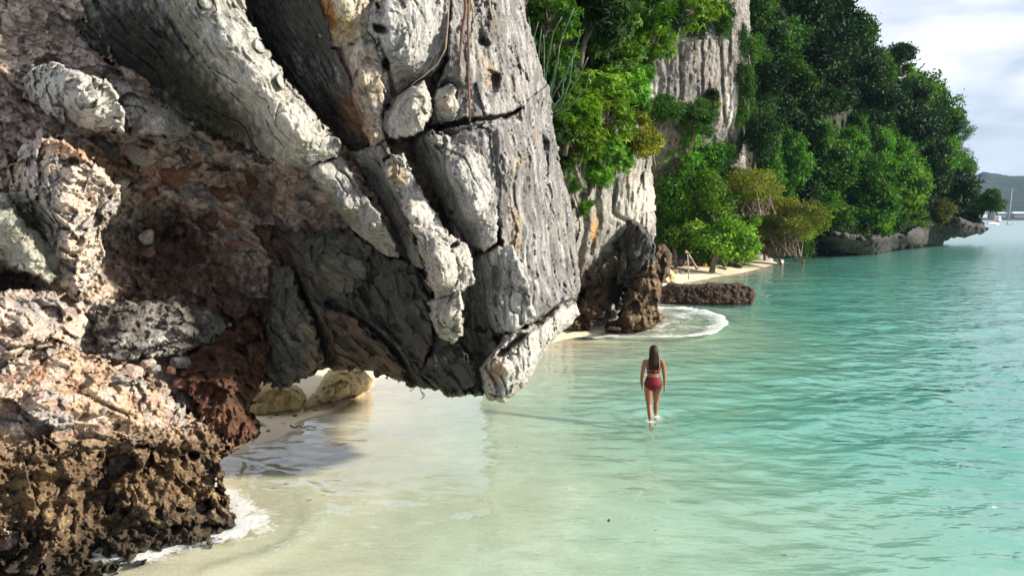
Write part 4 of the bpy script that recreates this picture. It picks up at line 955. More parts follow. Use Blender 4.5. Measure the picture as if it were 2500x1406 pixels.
for px_, py_, r_, mt_, lb_ in (
    (1325, 30, 66, L_MID, "leafy shrub at the top edge touching the grey buttress"),
    (1425, 20, 92, L_DARK, "shaded leafy shrub at the top above the spiky plant"),
    (1535, 10, 100, L_MID, "large leafy shrub at the top between buttress and streaked cliff"),
    (1650, -5, 82, L_BRIGHT, "bright leafy shrub at the top edge hanging over the streaked cliff"),
    (1500, 125, 78, L_MID, "leafy shrub right of the spiky plant tips"),
    (1585, 105, 62, L_BRIGHT, "bright leafy shrub drooping left of the streaked cliff"),
    (1375, 165, 66, L_MID, "leafy shrub partly behind the spiky plant stems"),
    (1455, 195, 74, L_BRIGHT, "bright leafy shrub right of the spiky plant base"),
    (1385, 275, 72, L_BRIGHT, "bright rosette-leaved shrub just below the spiky plant"),
    (1465, 285, 64, L_BRIGHT, "bright rosette-leaved shrub left of the yellow-green shrubs"),
    (1415, 352, 70, L_BRIGHT, "bright rosette-leaved shrub hanging lowest over the second cliff"),
    (1470, 375, 44, L_FRESH, "fresh green shrub on the lip of the second cliff")):
    N2.append((px_, py_, lb_))
    tree("rosette_shrub", px_, py_, r_ * 1.12, CL2, 'ros', mt_, lb_, G2, off=0.55)
tree("rosette_shrub", 1408, 452, 34, CL2, 'ros', L_FRESH, "small drooping shrub beside the buttress edge below the foliage", G2, off=0.6)
tree("rosette_shrub", 1440, 505, 30, CL2, 'ros', L_MID, "small shrub clinging lowest on the second cliff face", G2, off=0.6)
tree("yellow_shrub", 1540, 330, 62, CL2, 'round', L_YELL, "yellow-green shrub jutting out over the second cliff", G2, off=0.5)
tree("yellow_shrub", 1598, 352, 42, CL2, 'round', L_YELL, "smaller yellow-green shrub at the right end of the second cliff", G2, off=0.5)
tree("small_shrub", 1560, 262, 40, CL2, 'fine', L_MID, "dark shrub behind the yellow-green shrubs", G2, off=0.2)
G3 = "trees in front of the streaked cliff"
for nm, px_, py_, r_, kd, mt_, lb_, sf in (
    ("tree", 1625, 262, 58, 'fine', L_MID, "mid green tree at the lower left of the streaked cliff", CL3),
    ("tree", 1690, 285, 62, 'fine', L_MID, "small-leaved tree at the centre foot of the streaked cliff", CL3),
    ("yellow_shrub", 1735, 262, 34, 'wisp', L_YELL, "orange-tinged shrub on the streaked cliff", CL3),
    ("shrub", 1732, 232, 25, 'fine', L_DARK, "small dark shrub growing out of the streaked cliff face", CL3),
    ("tree", 1640, 370, 70, 'fine', L_FRESH, "green tree behind the tip of the yellow-green shrubs", 51.5),
    ("tree", 1730, 370, 66, 'droop', L_FRESH, "fresh green tree below the small shrub on the streaked cliff", 52.5),
    ("tree", 1655, 470, 74, 'droop', L_FRESH, "fresh green tree right of the second cliff", 51),
    ("tree", 1745, 470, 70, 'fine', L_BRIGHT, "bright green tree left of the olive shrub", 51.5),
    ("tree", 1650, 572, 62, 'fine', L_MID, "shaded green tree low beside the reef spires", 50),
    ("tree", 1745, 572, 88, 'fine', L_BRIGHT, "bright spreading tree leaning over the far beach", 50)):
    N3.append((px_, py_, lb_))
    tree(nm, px_, py_, r_, sf, kd, mt_, lb_, G3)
for nm, px_, py_, r_, kd, mt_, lb_, D_ in (
    ("olive_shrub", 1838, 440, 84, 'wisp', L_YELL, "tall sparse olive shrub with bare pale branches", 52.5),
    ("olive_shrub", 1900, 530, 88, 'wisp', L_YELL, "lower sparse olive shrub with dark branches over the beach", 57),
    ("olive_shrub", 1815, 530, 70, 'wisp', L_YELL, "yellowish twiggy shrub between the bright tree and the olive shrubs", 58),
    ("tree", 1945, 560, 56, 'fine', L_FRESH, "fresh green tree at the right end of the far beach", 60),
    ("tree", 1870, 572, 52, 'fine', L_MID, "green tree low under the olive shrubs", 60)):
    N3.append((px_, py_, lb_))
    tree(nm, px_, py_, r_, D_, kd, mt_, lb_, "olive shrubs and trees by the far beach")
G4 = "trees on the headland"
HL = [
    (1835, 20, 70, 'droop', L_MID, "hanging tree at the top right of the streaked cliff"), (1905, 75, 70, 'droop', L_MID, "sunlit cascading tree at the top of the headland"), (1835, 150, 52, 'droop', L_MID, "drooping tree on the right edge of the streaked cliff"),
    (1850, 250, 52, 'droop', L_MID, "vine-hung tree right of the streaked cliff foot"), (1965, 15, 85, 'round', L_DARK, "large dark tree at the top of the headland"), (2035, 20, 56, 'round', L_DARK, "dark tree at the top on the headland skyline"),
    (1990, 130, 85, 'round', L_DARK, "dark tree in the upper shade of the headland"), (2075, 95, 60, 'round', L_MID, "green tree at the highest visible notch of the skyline"), (2070, 190, 70, 'round', L_DARK, "dark tree below the skyline notch"),
    (2150, 150, 55, 'tall', L_MID, "pointed tree standing up on the headland skyline"), (2200, 140, 34, 'round', L_DARK, "small umbrella-shaped tree on the skyline"), (2140, 235, 74, 'round', L_DARK, "dark tree beneath the pointed skyline tree"),
    (2228, 215, 66, 'round', L_MID, "rounded tree on the skyline right of the umbrella tree"), (2210, 300, 74, 'round', L_DARK, "dark tree in the right middle of the headland"), (2290, 275, 56, 'round', L_MID, "tree at the right shoulder of the headland skyline"),
    (2325, 320, 40, 'wisp', L_MID, "thin leafy tree leaning out at the right shoulder"), (2262, 370, 66, 'round', L_DARK, "dark tree below the right shoulder"), (2318, 395, 52, 'wisp', L_MID, "see-through tree with sky between its branches"),
    (2348, 415, 36, 'round', L_MID, "small tree at the right rim above the distant hill"), (2325, 475, 55, 'round', L_DARK, "dark tree above the rocky point"), (1905, 170, 62, 'round', L_MID, "mid green tree right of the cascading tree"),
    (1925, 250, 66, 'round', L_DARK, "dark tree in the left middle of the headland"), (1890, 330, 62, 'round', L_MID, "green tree above the tall olive shrub"), (1960, 330, 58, 'fine', L_MID, "finely leaved green tree left of the dark hollow"),
    (2000, 240, 60, 'round', L_DARK, "dark tree above the bare hollow of the headland"), (2085, 310, 44, 'tall', L_MID, "pale slender tree in front of the dark hollow"), (2000, 400, 80, 'round', L_MID, "broad green tree under the dark hollow"),
    (2080, 420, 80, 'fine', L_MID, "broad green tree left of the brightest bush"), (2165, 400, 66, 'fine', L_FRESH, "sunlit tree topping the brightest bush"), (2190, 470, 76, 'fine', L_BRIGHT, "brightest green bush above the rocky ledge"),
    (2105, 500, 78, 'fine', L_FRESH, "fresh green bush in the lower middle of the headland"), (2020, 500, 78, 'round', L_MID, "shaded bush right of the fresh beach tree"), (2225, 540, 42, 'fine', L_BRIGHT, "small bright bush hanging over the ledge"),
    (2145, 550, 52, 'fine', L_FRESH, "green bush drooping over the middle of the ledge"), (2060, 548, 52, 'round', L_DARK, "dark bush over the left end of the ledge"), (2275, 440, 58, 'round', L_DARK, "dark bush right of the brightest bush"),
    (2285, 515, 48, 'fine', L_OLIVE, "olive bush on the rocks left of the point"), (2345, 530, 36, 'fine', L_OLIVE, "olive bush at the point"), (2375, 505, 28, 'fine', L_MID, "small green bush left of the lone tree"), (2402, 492, 30, 'round', L_MID, "lone small tree leaning out at the point")]
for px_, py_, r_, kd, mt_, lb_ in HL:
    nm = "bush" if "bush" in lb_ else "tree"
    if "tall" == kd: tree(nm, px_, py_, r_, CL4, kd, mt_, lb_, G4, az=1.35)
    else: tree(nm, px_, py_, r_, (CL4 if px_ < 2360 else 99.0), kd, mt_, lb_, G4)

# the closed thicket between the trees one can name
fr_ = random.Random(21)
_used = set()
def near_label(prefix, x, y, named, fallback):
    """says where a tree stands next to one that has a description of its own"""
    for _d, nx, ny, lab in sorted(((x - a) ** 2 + (y - b_) ** 2, a, b_, t) for a, b_, t in named):
        dx, dy = x - nx, y - ny
        rel = ("right of" if dx > 0 else "left of") if abs(dx) > abs(dy) else ("above" if dy < 0 else "below")
        t = "%s just %s the %s" % (prefix, rel, lab)
        if t not in _used and len(t.split()) <= 16:
            _used.add(t); return t
    return fallback
N4 = [(h[0], h[1], h[5]) for h in HL]
HP = np.array([(1820, -60), (2045, -60), (2090, 80), (2150, 150), (2230, 215), (2290, 290), (2310, 380), (2325, 450), (2350, 530), (2280, 560), (2200, 575), (2000, 600), (1880, 600), (1830, 300)], float)
placed = []
for _ in range(4000):
    if len(placed) >= 64: break
    x_, y_ = fr_.uniform(1820, 2350), fr_.uniform(-60, 590)
    if sdist(np.array([x_]), np.array([y_]), HP)[0] < 12 or any((x_ - a) ** 2 + (y_ - b_) ** 2 < 44 ** 2 for a, b_ in placed): continue
    if 1960 < x_ < 2080 and 255 < y_ < 330: continue
    placed.append((x_, y_))
    up_ = y_ < 330
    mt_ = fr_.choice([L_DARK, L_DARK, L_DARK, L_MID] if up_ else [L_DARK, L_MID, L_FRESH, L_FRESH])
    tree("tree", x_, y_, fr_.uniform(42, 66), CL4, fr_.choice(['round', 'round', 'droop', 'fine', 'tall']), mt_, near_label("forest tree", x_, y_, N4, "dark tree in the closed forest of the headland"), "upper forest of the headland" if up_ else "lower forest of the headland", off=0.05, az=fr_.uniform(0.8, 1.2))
for x_, y_, r_ in ((1310, 110, 50), (1340, 210, 50), (1345, 330, 50), (1370, 400, 44), (1440, 100, 70), (1520, 210, 60), (1600, 30, 70), (1440, 420, 42), (1500, 390, 40), (1560, 180, 44), (1350, 60, 60), (1480, 60, 70), (1420, 300, 60)):
    tree("rosette_shrub", x_, y_, r_ * 1.1, CL2, 'ros', fr_.choice([L_MID, L_DARK, L_FRESH]), near_label("thicket shrub", x_, y_, N2, "leafy shrub deep in the thicket beside the buttress"), "thicket on the second cliff", off=0.15)
for x_, y_, r_ in ((1600, 330, 56), (1690, 350, 60), (1600, 420, 56), (1700, 430, 64), (1780, 420, 50), (1610, 500, 56), (1700, 520, 66), (1790, 520, 54), (1625, 590, 44), (1700, 590, 50), (1770, 600, 44), (1820, 590, 40), (1960, 590, 40), (1905, 598, 36), (1655, 300, 50), (1770, 345, 40)):
    tree("tree", x_, y_, r_, 54.5 if x_ < 1800 else 61, fr_.choice(['fine', 'droop']), fr_.choice([L_MID, L_FRESH, L_MID]), near_label("background tree", x_, y_, N3, "green tree in the dense growth behind the far beach"), "dense growth behind the far beach", az=1.0)
for x_, y_, r_ in ((1830, 90, 46), (1825, 200, 40), (1845, 330, 50), (1815, 270, 30), (1700, 60, 34), (1760, 40, 40)):
    tree("hanging_shrub", x_, y_, r_, CL3, 'droop', fr_.choice([L_MID, L_DARK]), near_label("hanging shrub", x_, y_, N4, "hanging shrub on the rim of the streaked cliff"), "hanging shrubs of the streaked cliff", off=0.5, az=1.3)

# spiky plant with long green stems beside the buttress
sp = thing("spiky_plant", "spiky plant with long straight green stems beside the buttress", "plant", tuple(at(1322, 292, 20.2)))
M_STEM = plain("succulent_stem", (0.035, 0.085, 0.03), 0.5, 0.4, 14, 0.4)
for i, pts in enumerate([[(1322, 290), (1350, 190), (1372, 90), (1402, 20)], [(1322, 290), (1335, 160), (1350, 80), (1372, 42)], [(1326, 292), (1372, 235), (1375, 200), (1412, 100), (1415, 72)], [(1326, 296), (1380, 240), (1420, 175), (1436, 140)], [(1322, 292), (1328, 200), (1328, 110), (1326, 84)],
                     [(1318, 290), (1312, 200), (1316, 120), (1322, 70)], [(1326, 298), (1390, 262), (1430, 215), (1440, 180)], [(1322, 292), (1370, 262), (1390, 200), (1398, 140)], [(1318, 285), (1300, 170), (1304, 90), (1314, 54)], [(1320, 290), (1342, 240), (1360, 165), (1366, 110)], [(1326, 290), (1355, 225), (1396, 150), (1400, 124)], [(1318, 280), (1306, 150), (1296, 80), (1290, 42)]]):
    q_ = [at(a, b_, 20.2 - 0.12 * j - 0.1 * (i % 3)) for j, (a, b_) in enumerate(pts)]
    pp = [Vector(q_[0])]
    for j in range(1, len(q_)):
        for u_ in (0.5, 1.0): pp.append(Vector(q_[j - 1]).lerp(Vector(q_[j]), u_))
    MB().tube(pp, list(np.linspace(0.032, 0.016, len(pp))), 6).build("stem", M_STEM, sp)

# ------------------------------------------------------------------ roots and vines on the overhang
M_VINE = plain("dry_vine", (0.30, 0.23, 0.15), 0.8, 0.2, 12, 0.4)
M_ROOT = plain("brown_root", (0.14, 0.075, 0.045), 0.75, 0.2, 12, 0.5)
def strand(name, label, cat, pts, D, rad, mat, group=None):
    if not hasattr(D, '__len__'): D = [D] * len(pts)
    p = [Vector(at(a, b_, d_)) for (a, b_), d_ in zip(pts, D)]
    fine = []
    for i in range(len(p) - 1):
        for u_ in (0, 0.34, 0.67): fine.append(p[i].lerp(p[i + 1], u_))
    fine.append(p[-1])
    rr = random.Random(len(pts) * 31 + int(pts[0][0]))
    fine = [q_ + Vector((rr.uniform(-1, 1), rr.uniform(-1, 1), 0)) * rad * 0.5 for q_ in fine]
    return tag(MB().tube(fine, list(np.linspace(rad, rad * 0.6, len(fine))), 6, wob=0.15, seed=3).build(name, mat), label, cat, group)
strand("hanging_root", "short dark brown root hanging left of the longer one on the buttress", "root", [(1137, -40), (1135, 20), (1127, 100), (1117, 176)], 9.75, 0.024, M_ROOT)
strand("hanging_root", "long straight brown root hanging down to the crack in the buttress", "root", [(1143, -40), (1143, 60), (1144, 180), (1146, 298)], 9.7, 0.022, M_ROOT)
strand("vine", "thin pale vine curving left across the slab above the wedge block", "vine", [(1096, -40), (1093, 60), (1088, 120), (1068, 158), (1036, 185), (1004, 208)], [9.4, 9.4, 9.5, 9.6, 9.6, 9.7], 0.011, M_VINE)
strand("vine", "pale twisted vine right of the long root at the top", "vine", [(1150, -40), (1150, 10), (1156, 40), (1158, 66)], 9.9, 0.016, M_VINE)
strand("vine", "thin looping vine on the right part of the buttress top", "vine", [(1190, -40), (1197, 20), (1206, 60), (1208, 80)], 10.6, 0.012, M_VINE)
tw = thing("hanging_twig", "small forked dead twig hanging under the overhang above the water", "twig", tuple(at(1018, 938, 11.2)))
for pts in ([(1005, 930), (1018, 940), (1006, 952), (1000, 955)], [(1022, 936), (1028, 955), (1034, 968), (1028, 975)], [(1028, 955), (1038, 964)], [(1030, 972), (1038, 966)]):
    MB().tube([Vector(at(a, b_, 11.2)) for a, b_ in pts], 0.006, 5).build("twig", M_DARKWOOD, tw)

# ------------------------------------------------------------------ the far beach
slab = relief("weathered_block", [(1612, 700), (1640, 690), (1700, 694), (1760, 690), (1815, 692), (1838, 704), (1845, 722), (1836, 746), (1780, 748), (1700, 746), (1640, 748), (1610, 744)],
       [(1615, 700, 33.6), (1620, 740, 33.2), (1700, 700, 33.4), (1700, 740, 33.0), (1780, 700, 33.4), (1780, 740, 33.0), (1840, 710, 33.8), (1838, 742, 33.3)], 'reef', None, step=1.6, w=9, drop=1.4, sc=0.9, amp=0.45, rag=3, base=(0.05, 0.03, 0.02), tan=(0.11, 0.065, 0.038), dark=0.2, holes=[(1822, 706, 14, 6, 0.1, 0.6)])
tag(slab, "long dark brown weed-covered rock slab lying in the shallows", "rock")
for lb_, pl_, D_, bs, kw in (
    ("pale angular rock behind the left end of the weed-covered slab", [(1620, 664), (1636, 656), (1652, 672), (1648, 690), (1628, 694), (1616, 684)], 43, (0.48, 0.36, 0.2), {}),
    ("low dark jagged rock on the far sand left of the thin post", [(1626, 658), (1650, 652), (1672, 658), (1680, 668), (1674, 674), (1648, 673), (1630, 668)], 48, (0.10, 0.075, 0.06), {}),
    ("smooth grey rock at the end of the far beach", [(1838, 622), (1852, 616), (1872, 622), (1888, 634), (1886, 643), (1860, 644), (1846, 636)], 64, (0.30, 0.29, 0.28), {}),
    ("smaller smooth grey rock standing at the water's edge of the far beach", [(1892, 640), (1900, 632), (1912, 634), (1916, 642), (1904, 646), (1892, 645)], 63, (0.42, 0.41, 0.40), {})):
    o = relief("beach_rock", pl_, [(pl_[0][0], pl_[0][1], D_), (pl_[2][0], pl_[2][1], D_ + 0.4), (pl_[-2][0], pl_[-2][1], D_ - 0.4)], 'reef', None, step=1.4, w=7, drop=1.6, sc=1.4, amp=0.25, rag=1, base=bs, dark=-0.15)
    tag(o, lb_, "rock")
def gpt(px, py, lift=0.1):
    z = 0.4
    for _ in range(6):
        p = onz(px, py, z); z = max(float(ground_z(np.array([p[0]]), np.array([p[1]]))[0]), 0) 
    p[2] += lift
    return Vector(p)
def log(label, pts, r, mat, lift=0.12, name="driftwood_log", cat="driftwood"):
    p = [gpt(a, b_, lift if len(q_) == 0 else q_[0]) for a, b_, *q_ in pts]
    fine = []
    for i in range(len(p) - 1):
        for u_ in (0, 0.33, 0.66): fine.append(p[i].lerp(p[i + 1], u_) + Vector((0, 0, random.uniform(-.03, .03))))
    fine.append(p[-1])
    return tag(MB().tube(fine, list(np.linspace(r, r * 0.55, len(fine))), 8, wob=0.2, seed=int(pts[0][0])).build(name, mat), label, cat)
random.seed(4)
log("thick dark driftwood trunk lying at the back of the far beach", [(1655, 650), (1690, 648), (1725, 652)], 0.30, M_DARKWOOD, 0.2)
log("dark driftwood trunk right of the orange float reaching the water", [(1752, 640), (1775, 650), (1812, 656)], 0.28, M_DARKWOOD, 0.2)
log("pale branch arching from the reef spires down to the far sand", [(1640, 655, 1.6), (1660, 655, 1.35), (1678, 650, 0.9), (1690, 655, 0.5), (1702, 660, 0.05)], 0.13, M_PALEBARK, name="driftwood_branch")
log("thin upright pale post standing in the shallows beyond the weed-covered slab", [(1682, 682, -0.2), (1680, 682, 0.8), (1677, 682, 1.55)], 0.05, M_PALEBARK, name="post", cat="post")
log("forked dead branch rising from the sand left of the smooth grey rock", [(1800, 652, 0.0), (1806, 652, 0.8), (1818, 652, 1.6), (1822, 652, 2.4)], 0.07, M_BARK, name="driftwood_branch")
log("dark leaning branch under the bright tree on the far beach", [(1776, 645, 0.0), (1772, 645, 0.7), (1760, 645, 1.5)], 0.09, M_DARKWOOD, name="driftwood_branch")
log("brown trunk stump under the bright tree with tangled roots", [(1732, 650, 0.0), (1735, 650, 0.8), (1745, 648, 1.8)], 0.22, M_ROOT, name="tree_stump", cat="stump")
log("pale grey plank lying half buried on the far sand", [(1738, 654), (1756, 656), (1775, 660)], 0.14, M_PALEBARK, 0.08, name="plank", cat="driftwood")
ORD = ['first', 'second', 'third', 'fourth', 'fifth', 'sixth', 'seventh', 'eighth', 'ninth', 'tenth', 'eleventh', 'twelfth', 'thirteenth', 'fourteenth']
for k_ in range(14):
    x_, y_ = 1640 + 15 * k_ + random.uniform(0, 9), random.uniform(0, 1)
    y_ = 668 - (x_ - 1640) * 0.115 - 12 * y_
    o = log(ORD[k_] + " short dark stick from the left on the far sand", [(x_, y_), (x_ + random.uniform(5, 16), y_ + random.uniform(-1.5, 1.5))], random.uniform(0.03, 0.07), M_DARKWOOD, 0.04, name="stick", cat="stick")
    o["group"] = "sticks on the far sand"
for k_, (x_, y_) in enumerate([(628, 1030), (655, 1052), (676, 1014), (720, 1016), (770, 1002), (815, 992)]):
    mb_ = bpy.data.objects.new("pebble", STONES[(k_ * 2) % 7]); COL.objects.link(mb_)
    mb_.location = gpt(x_, y_, 0.01); mb_.scale = (0.05, 0.04, 0.025); mb_.rotation_euler = (0, 0, k_)
    tag(mb_, ORD[k_] + " small pebble from the left on the dry sand strip", "pebble", "pebbles on the dry sand strip")
bm = bmesh.new(); bmesh.ops.create_icosphere(bm, subdivisions=3, radius=0.16)
for v_ in bm.verts: v_.co.z *= 1.15; v_.co *= 1 + 0.06 * math.sin(5 * v_.co.x * 6)
me = bpy.data.meshes.new("float"); bm.to_mesh(me); bm.free(); me.materials.append(plain("orange_float", (0.75, 0.30, 0.03), 0.5, 0.4, 6, 0.3))
o = link("float", me); o.location = gpt(1721, 652, 0.14); tag(o, "small orange float lying on the sand by the driftwood", "float")

# ------------------------------------------------------------------ floating leaves, sticks and scraps
def blade(name, label, px, py, size, mat, group=None, rot=0.0, z=None):
    p = onz(px, py, 0.0) if z is None else gpt(px, py, z)
    v = [(-1, 0, 0), (-.5, .28, .05), (.2, .34, .06), (1, 0, .16), (.2, -.34, .04), (-.5, -.28, .05), (0, 0, 0.0), (-1.5, 0, .05)]
    o = MB().raw([(a * size / 2, b_ * size / 2, c_ * size / 2) for a, b_, c_ in v], [(0, 6, 1), (1, 6, 2), (2, 6, 3), (3, 6, 4), (4, 6, 5), (5, 6, 0)]).build(name, mat, smooth=False)
    o.location = (p[0], p[1], p[2] + 0.02); o.rotation_euler = (0.1, 0.05, rot)
    return tag(o, label, "leaf", group)
M_LY, M_LB, M_LG = plain("yellow_leaf", (0.50, 0.30, 0.03), 0.5, 0.3, 20), plain("brown_leaf", (0.22, 0.09, 0.03), 0.6, 0.3, 20), plain("dark_leaf", (0.035, 0.04, 0.02), 0.5, 0.4, 20)
for lb_, px_, py_, sz_, mt_, rt_ in (
    ("brown leaf floating in the shallows nearest the reef rock", 698, 1184, 0.10, M_LB, 0.3), ("yellow leaf floating on the swash front below the arch", 790, 1211, 0.11, M_LY, 1.0), ("yellow leaf at the edge of the wet sand under the arch", 855, 993, 0.16, M_LY, 0.6), ("dark leaf floating left of the walking woman", 1518, 1003, 0.07, M_LG, 0.5),
    ("dark round leaf floating in the lower right shallows", 2002, 1204, 0.10, M_LG, 2.0), ("orange-brown leaf floating near the bottom right", 1912, 1359, 0.10, M_LB, 0.2), ("curled yellow leaf floating below the middle", 1380, 1197, 0.10, M_LY, 0.1), ("small dark leaf near the bottom middle", 1600, 1298, 0.05, M_LG, 0.2),
    ("brown leaf floating right of the woman, level with her feet", 1800, 1007, 0.08, M_LY, 0.0), ("small brown leaf in the deeper water at the right", 2062, 928, 0.10, M_LB, 0.4), ("olive leaf floating in the centre left shallows", 1262, 1093, 0.07, M_LG, 0.9), ("green-grey leaf lying on the seabed below the middle", 1486, 1274, 0.12, M_LG, 1.3),
    ("yellow leaf lying on the dry sand strip", 692, 1036, 0.14, M_LY, 0.2), ("dark leaf lying on the dry sand strip", 660, 1022, 0.12, M_LG, 0.1)):
    blade("fallen_leaf", lb_, px_, py_, sz_, mt_, "fallen leaves", rt_, 0.005 if "sand" in lb_ else None)
o = blade("floating_scrap", "white scrap of litter floating at the right", 2428, 1241, 0.09, plain("white_scrap", (0.8, 0.8, 0.8), 0.5, 0.3)); o["category"] = "litter"
log("dark wet stick floating at the bottom left edge", [(135, 1398), (180, 1393), (220, 1389), (258, 1388)], 0.016, M_DARKWOOD, 0.02, name="stick", cat="stick")
log("thin dark stick lying at the waterline below the arch", [(708, 1043), (740, 1044), (772, 1046)], 0.014, M_DARKWOOD, 0.02, name="stick", cat="stick")
log("white coral fragment lying on the dry sand strip", [(638, 1038), (645, 1039), (652, 1041)], 0.04, plain("white_coral", (0.75, 0.72, 0.65), 0.8, 0.2, 20), 0.03, name="coral_fragment", cat="coral")

# ------------------------------------------------------------------ the woman wading away
M_SKIN = plain("tanned_skin", (0.25, 0.10, 0.05), 0.45, 0.4, 14, 0.08)
M_RED = plain("dark_red_swimwear", (0.135, 0.003, 0.009), 0.7, 0.3, 30, 0.15)
M_HAIR = plain("dark_brown_hair", (0.022, 0.009, 0.005), 0.55, 0.2, 30, 0.5)
WX, WY, _ = onz(1593, 1008)
WZ = -0.29
def loft(mb, rings, n=20):
    """rings: (x, y, z, rx, ry)"""
    b0 = len(mb.v)
    for (x, y, z, rx, ry) in rings:
        for k in range(n):
            a = 2 * math.pi * k / n
            mb.v.append(Vector((x + rx * math.cos(a), y + ry * math.sin(a), z)))
    for i in range(len(rings) - 1):
        for k in range(n):
            mb.f.append((b0 + i * n + k, b0 + i * n + (k + 1) % n, b0 + (i + 1) * n + (k + 1) % n, b0 + (i + 1) * n + k))
    mb.f.append(tuple(b0 + k for k in range(n))[::-1]); e = b0 + (len(rings) - 1) * n
    mb.f.append(tuple(e + k for k in range(n)))
bd = MB()
loft(bd, [(0, 0, .78, .05, .06), (0, .0, .80, .13, .10), (0, -.01, .86, .165, .118), (0, -.012, .90, .172, .12), (0, -.008, .96, .155, .105), (0, 0, 1.03, .125, .088), (0, .005, 1.09, .118, .082), (0, .0, 1.17, .13, .09), (0, -.005, 1.25, .142, .095), (0, -.005, 1.32, .15, .085), (0, 0, 1.365, .135, .068), (0, .005, 1.395, .08, .055), (0, .01, 1.43, .05, .05), (0, .015, 1.50, .048, .05)])
loft(bd, [(0, .02, 1.44, .02, .02), (0, .022, 1.455, .05, .06), (0, .025, 1.50, .068, .085), (0, .02, 1.56, .075, .095), (0, .015, 1.61, .066, .082), (0, .01, 1.645, .035, .045), (0, .01, 1.65, .01, .01)])
# legs: left leg trails, right leg forward (away from the camera)
loft(bd, [(-.085, -.01, .90, .07, .09), (-.088, -.01, .82, .092, .10), (-.088, -.015, .72, .083, .09), (-.085, -.03, .60, .07, .075), (-.076, -.05, .49, .055, .06), (-.07, -.09, .40, .052, .062), (-.064, -.13, .32, .05, .06), (-.056, -.19, .20, .038, .045), (-.05, -.24, .10, .032, .036), (-.05, -.25, .02, .04, .05)])
loft(bd, [(.085, -.01, .90, .07, .09), (.085, .01, .82, .09, .10), (.08, .05, .72, .081, .09), (.078, .11, .60, .068, .075), (.078, .17, .49, .053, .06), (.08, .19, .40, .05, .062), (.08, .20, .32, .048, .058), (.078, .21, .20, .036, .044), (.076, .22, .10, .03, .036), (.076, .23, .02, .04, .06)])
loft(bd, [(-.05, -.19, .0, .035, .10), (-.05, -.19, .04, .032, .09)]); loft(bd, [(.076, .29, .0, .035, .10), (.076, .29, .04, .032, .09)])
def limb(pts, rad): bd.tube(pts, rad, 12)
limb([(-.13, 0, 1.345), (-.172, -.005, 1.325), (-.19, -.015, 1.26), (-.205, -.03, 1.17), (-.222, -.035, 1.06), (-.228, -.01, .95), (-.218, .03, .86)], [.045, .052, .046, .041, .036, .032, .024])
limb([(.13, 0, 1.345), (.172, -.005, 1.325), (.19, 0, 1.26), (.205, .0, 1.17), (.22, -.01, 1.06), (.226, -.03, .95), (.222, -.05, .85)], [.045, .052, .046, .041, .036, .032, .024])
for sx, hx, hy, hz in ((-1, -.216, .036, .83), (1, .221, -.054, .82)):
    loft(bd, [(hx, hy, hz + .045, .018, .026), (hx, hy, hz + .01, .018, .038), (hx, hy, hz - .03, .016, .040)], 10)
    for j, (fo_, ln_) in enumerate(((-.030, .060), (-.010, .072), (.010, .070), (.029, .055))):
        limb([(hx, hy + fo_, hz - .02), (hx - sx * .004, hy + fo_, hz - .03 - ln_ * .45), (hx - sx * .016, hy + fo_ * .95, hz - .03 - ln_)], [.0095, .0085, .0075])
    limb([(hx, hy + .03, hz + .02), (hx - sx * .008, hy + .055, hz - .01), (hx - sx * .016, hy + .058, hz - .045)], [.011, .010, .008])
person = thing("person", "woman in dark red bikini wading away through the shallows", "person", (WX, WY, WZ), local=True)
bo = bd.build("body_raw", M_SKIN)
md = bo.modifiers.new("r", 'REMESH'); md.mode = 'VOXEL'; md.voxel_size = 0.009; md.use_smooth_shade = True
sm = bo.modifiers.new("s", 'SMOOTH'); sm.factor = 0.5; sm.iterations = 5
dg = bpy.context.evaluated_depsgraph_get()
bme = bpy.data.meshes.new_from_object(bo.evaluated_get(dg))
bpy.data.objects.remove(bo)
bme.materials.clear(); bme.materials.append(M_SKIN)
bme.polygons.foreach_set("use_smooth", np.ones(len(bme.polygons), bool))
bme.name = "body"
link("body", bme, person)
def garment(name, test, off, mat):
    bm = bmesh.new(); bm.from_mesh(bme); bm.normal_update()
    bmesh.ops.delete(bm, geom=[f for f in bm.faces if not test(f.calc_center_median())], context='FACES')
    for v_ in bm.verts: v_.co += v_.normal * off
    me = bpy.data.meshes.new(name); bm.to_mesh(me); bm.free()
    me.materials.clear(); me.materials.append(mat)
    o = link(name, me, person)
    sf = o.modifiers.new("t", 'SOLIDIFY'); sf.thickness = 0.004
    return o
garment("bikini_bottom", lambda c: .76 < c.z < 1.03 and abs(c.x) < .19 and c.z > .765 + .62 * max(abs(c.x) - .035, 0) and not (abs(c.x) > .185), 0.006, M_RED)
garment("bikini_strap", lambda c: 1.18 < c.z < 1.212 and abs(c.x) < .15, 0.006, M_RED)
garment("bikini_strap", lambda c: 1.115 < c.z < 1.145 and abs(c.x) < .15, 0.006, M_RED)
hb = MB()
loft(hb, [(0, .0, 1.15, .03, .012), (0, -.07, 1.20, .075, .022), (0, -.075, 1.27, .095, .028), (0, -.07, 1.34, .10, .034), (0, -.055, 1.42, .094, .05), (0, -.035, 1.48, .092, .075), (0, -.01, 1.54, .092, .10), (0, .0, 1.60, .083, .098), (0, .005, 1.645, .058, .07), (0, .005, 1.665, .02, .025)], 26)
rr = random.Random(2)
for k in range(26):
    x_ = rr.uniform(-.095, .095)
    hb.tube([(x_ * .75, -.09 + .3 * abs(x_) * .3, 1.52), (x_ * .95, -.10 + abs(x_) * .35, 1.42), (x_ * 1.05, -.105 + abs(x_) * .3, 1.32), (x_ * 1.0 + rr.uniform(-.015, .015), -.10, 1.22 - rr.uniform(0, .09))], [.012, .014, .013, .004], 6)
hair = hb.build("hair", M_HAIR, person)
person.rotation_euler = (0, 0, math.radians(-6))

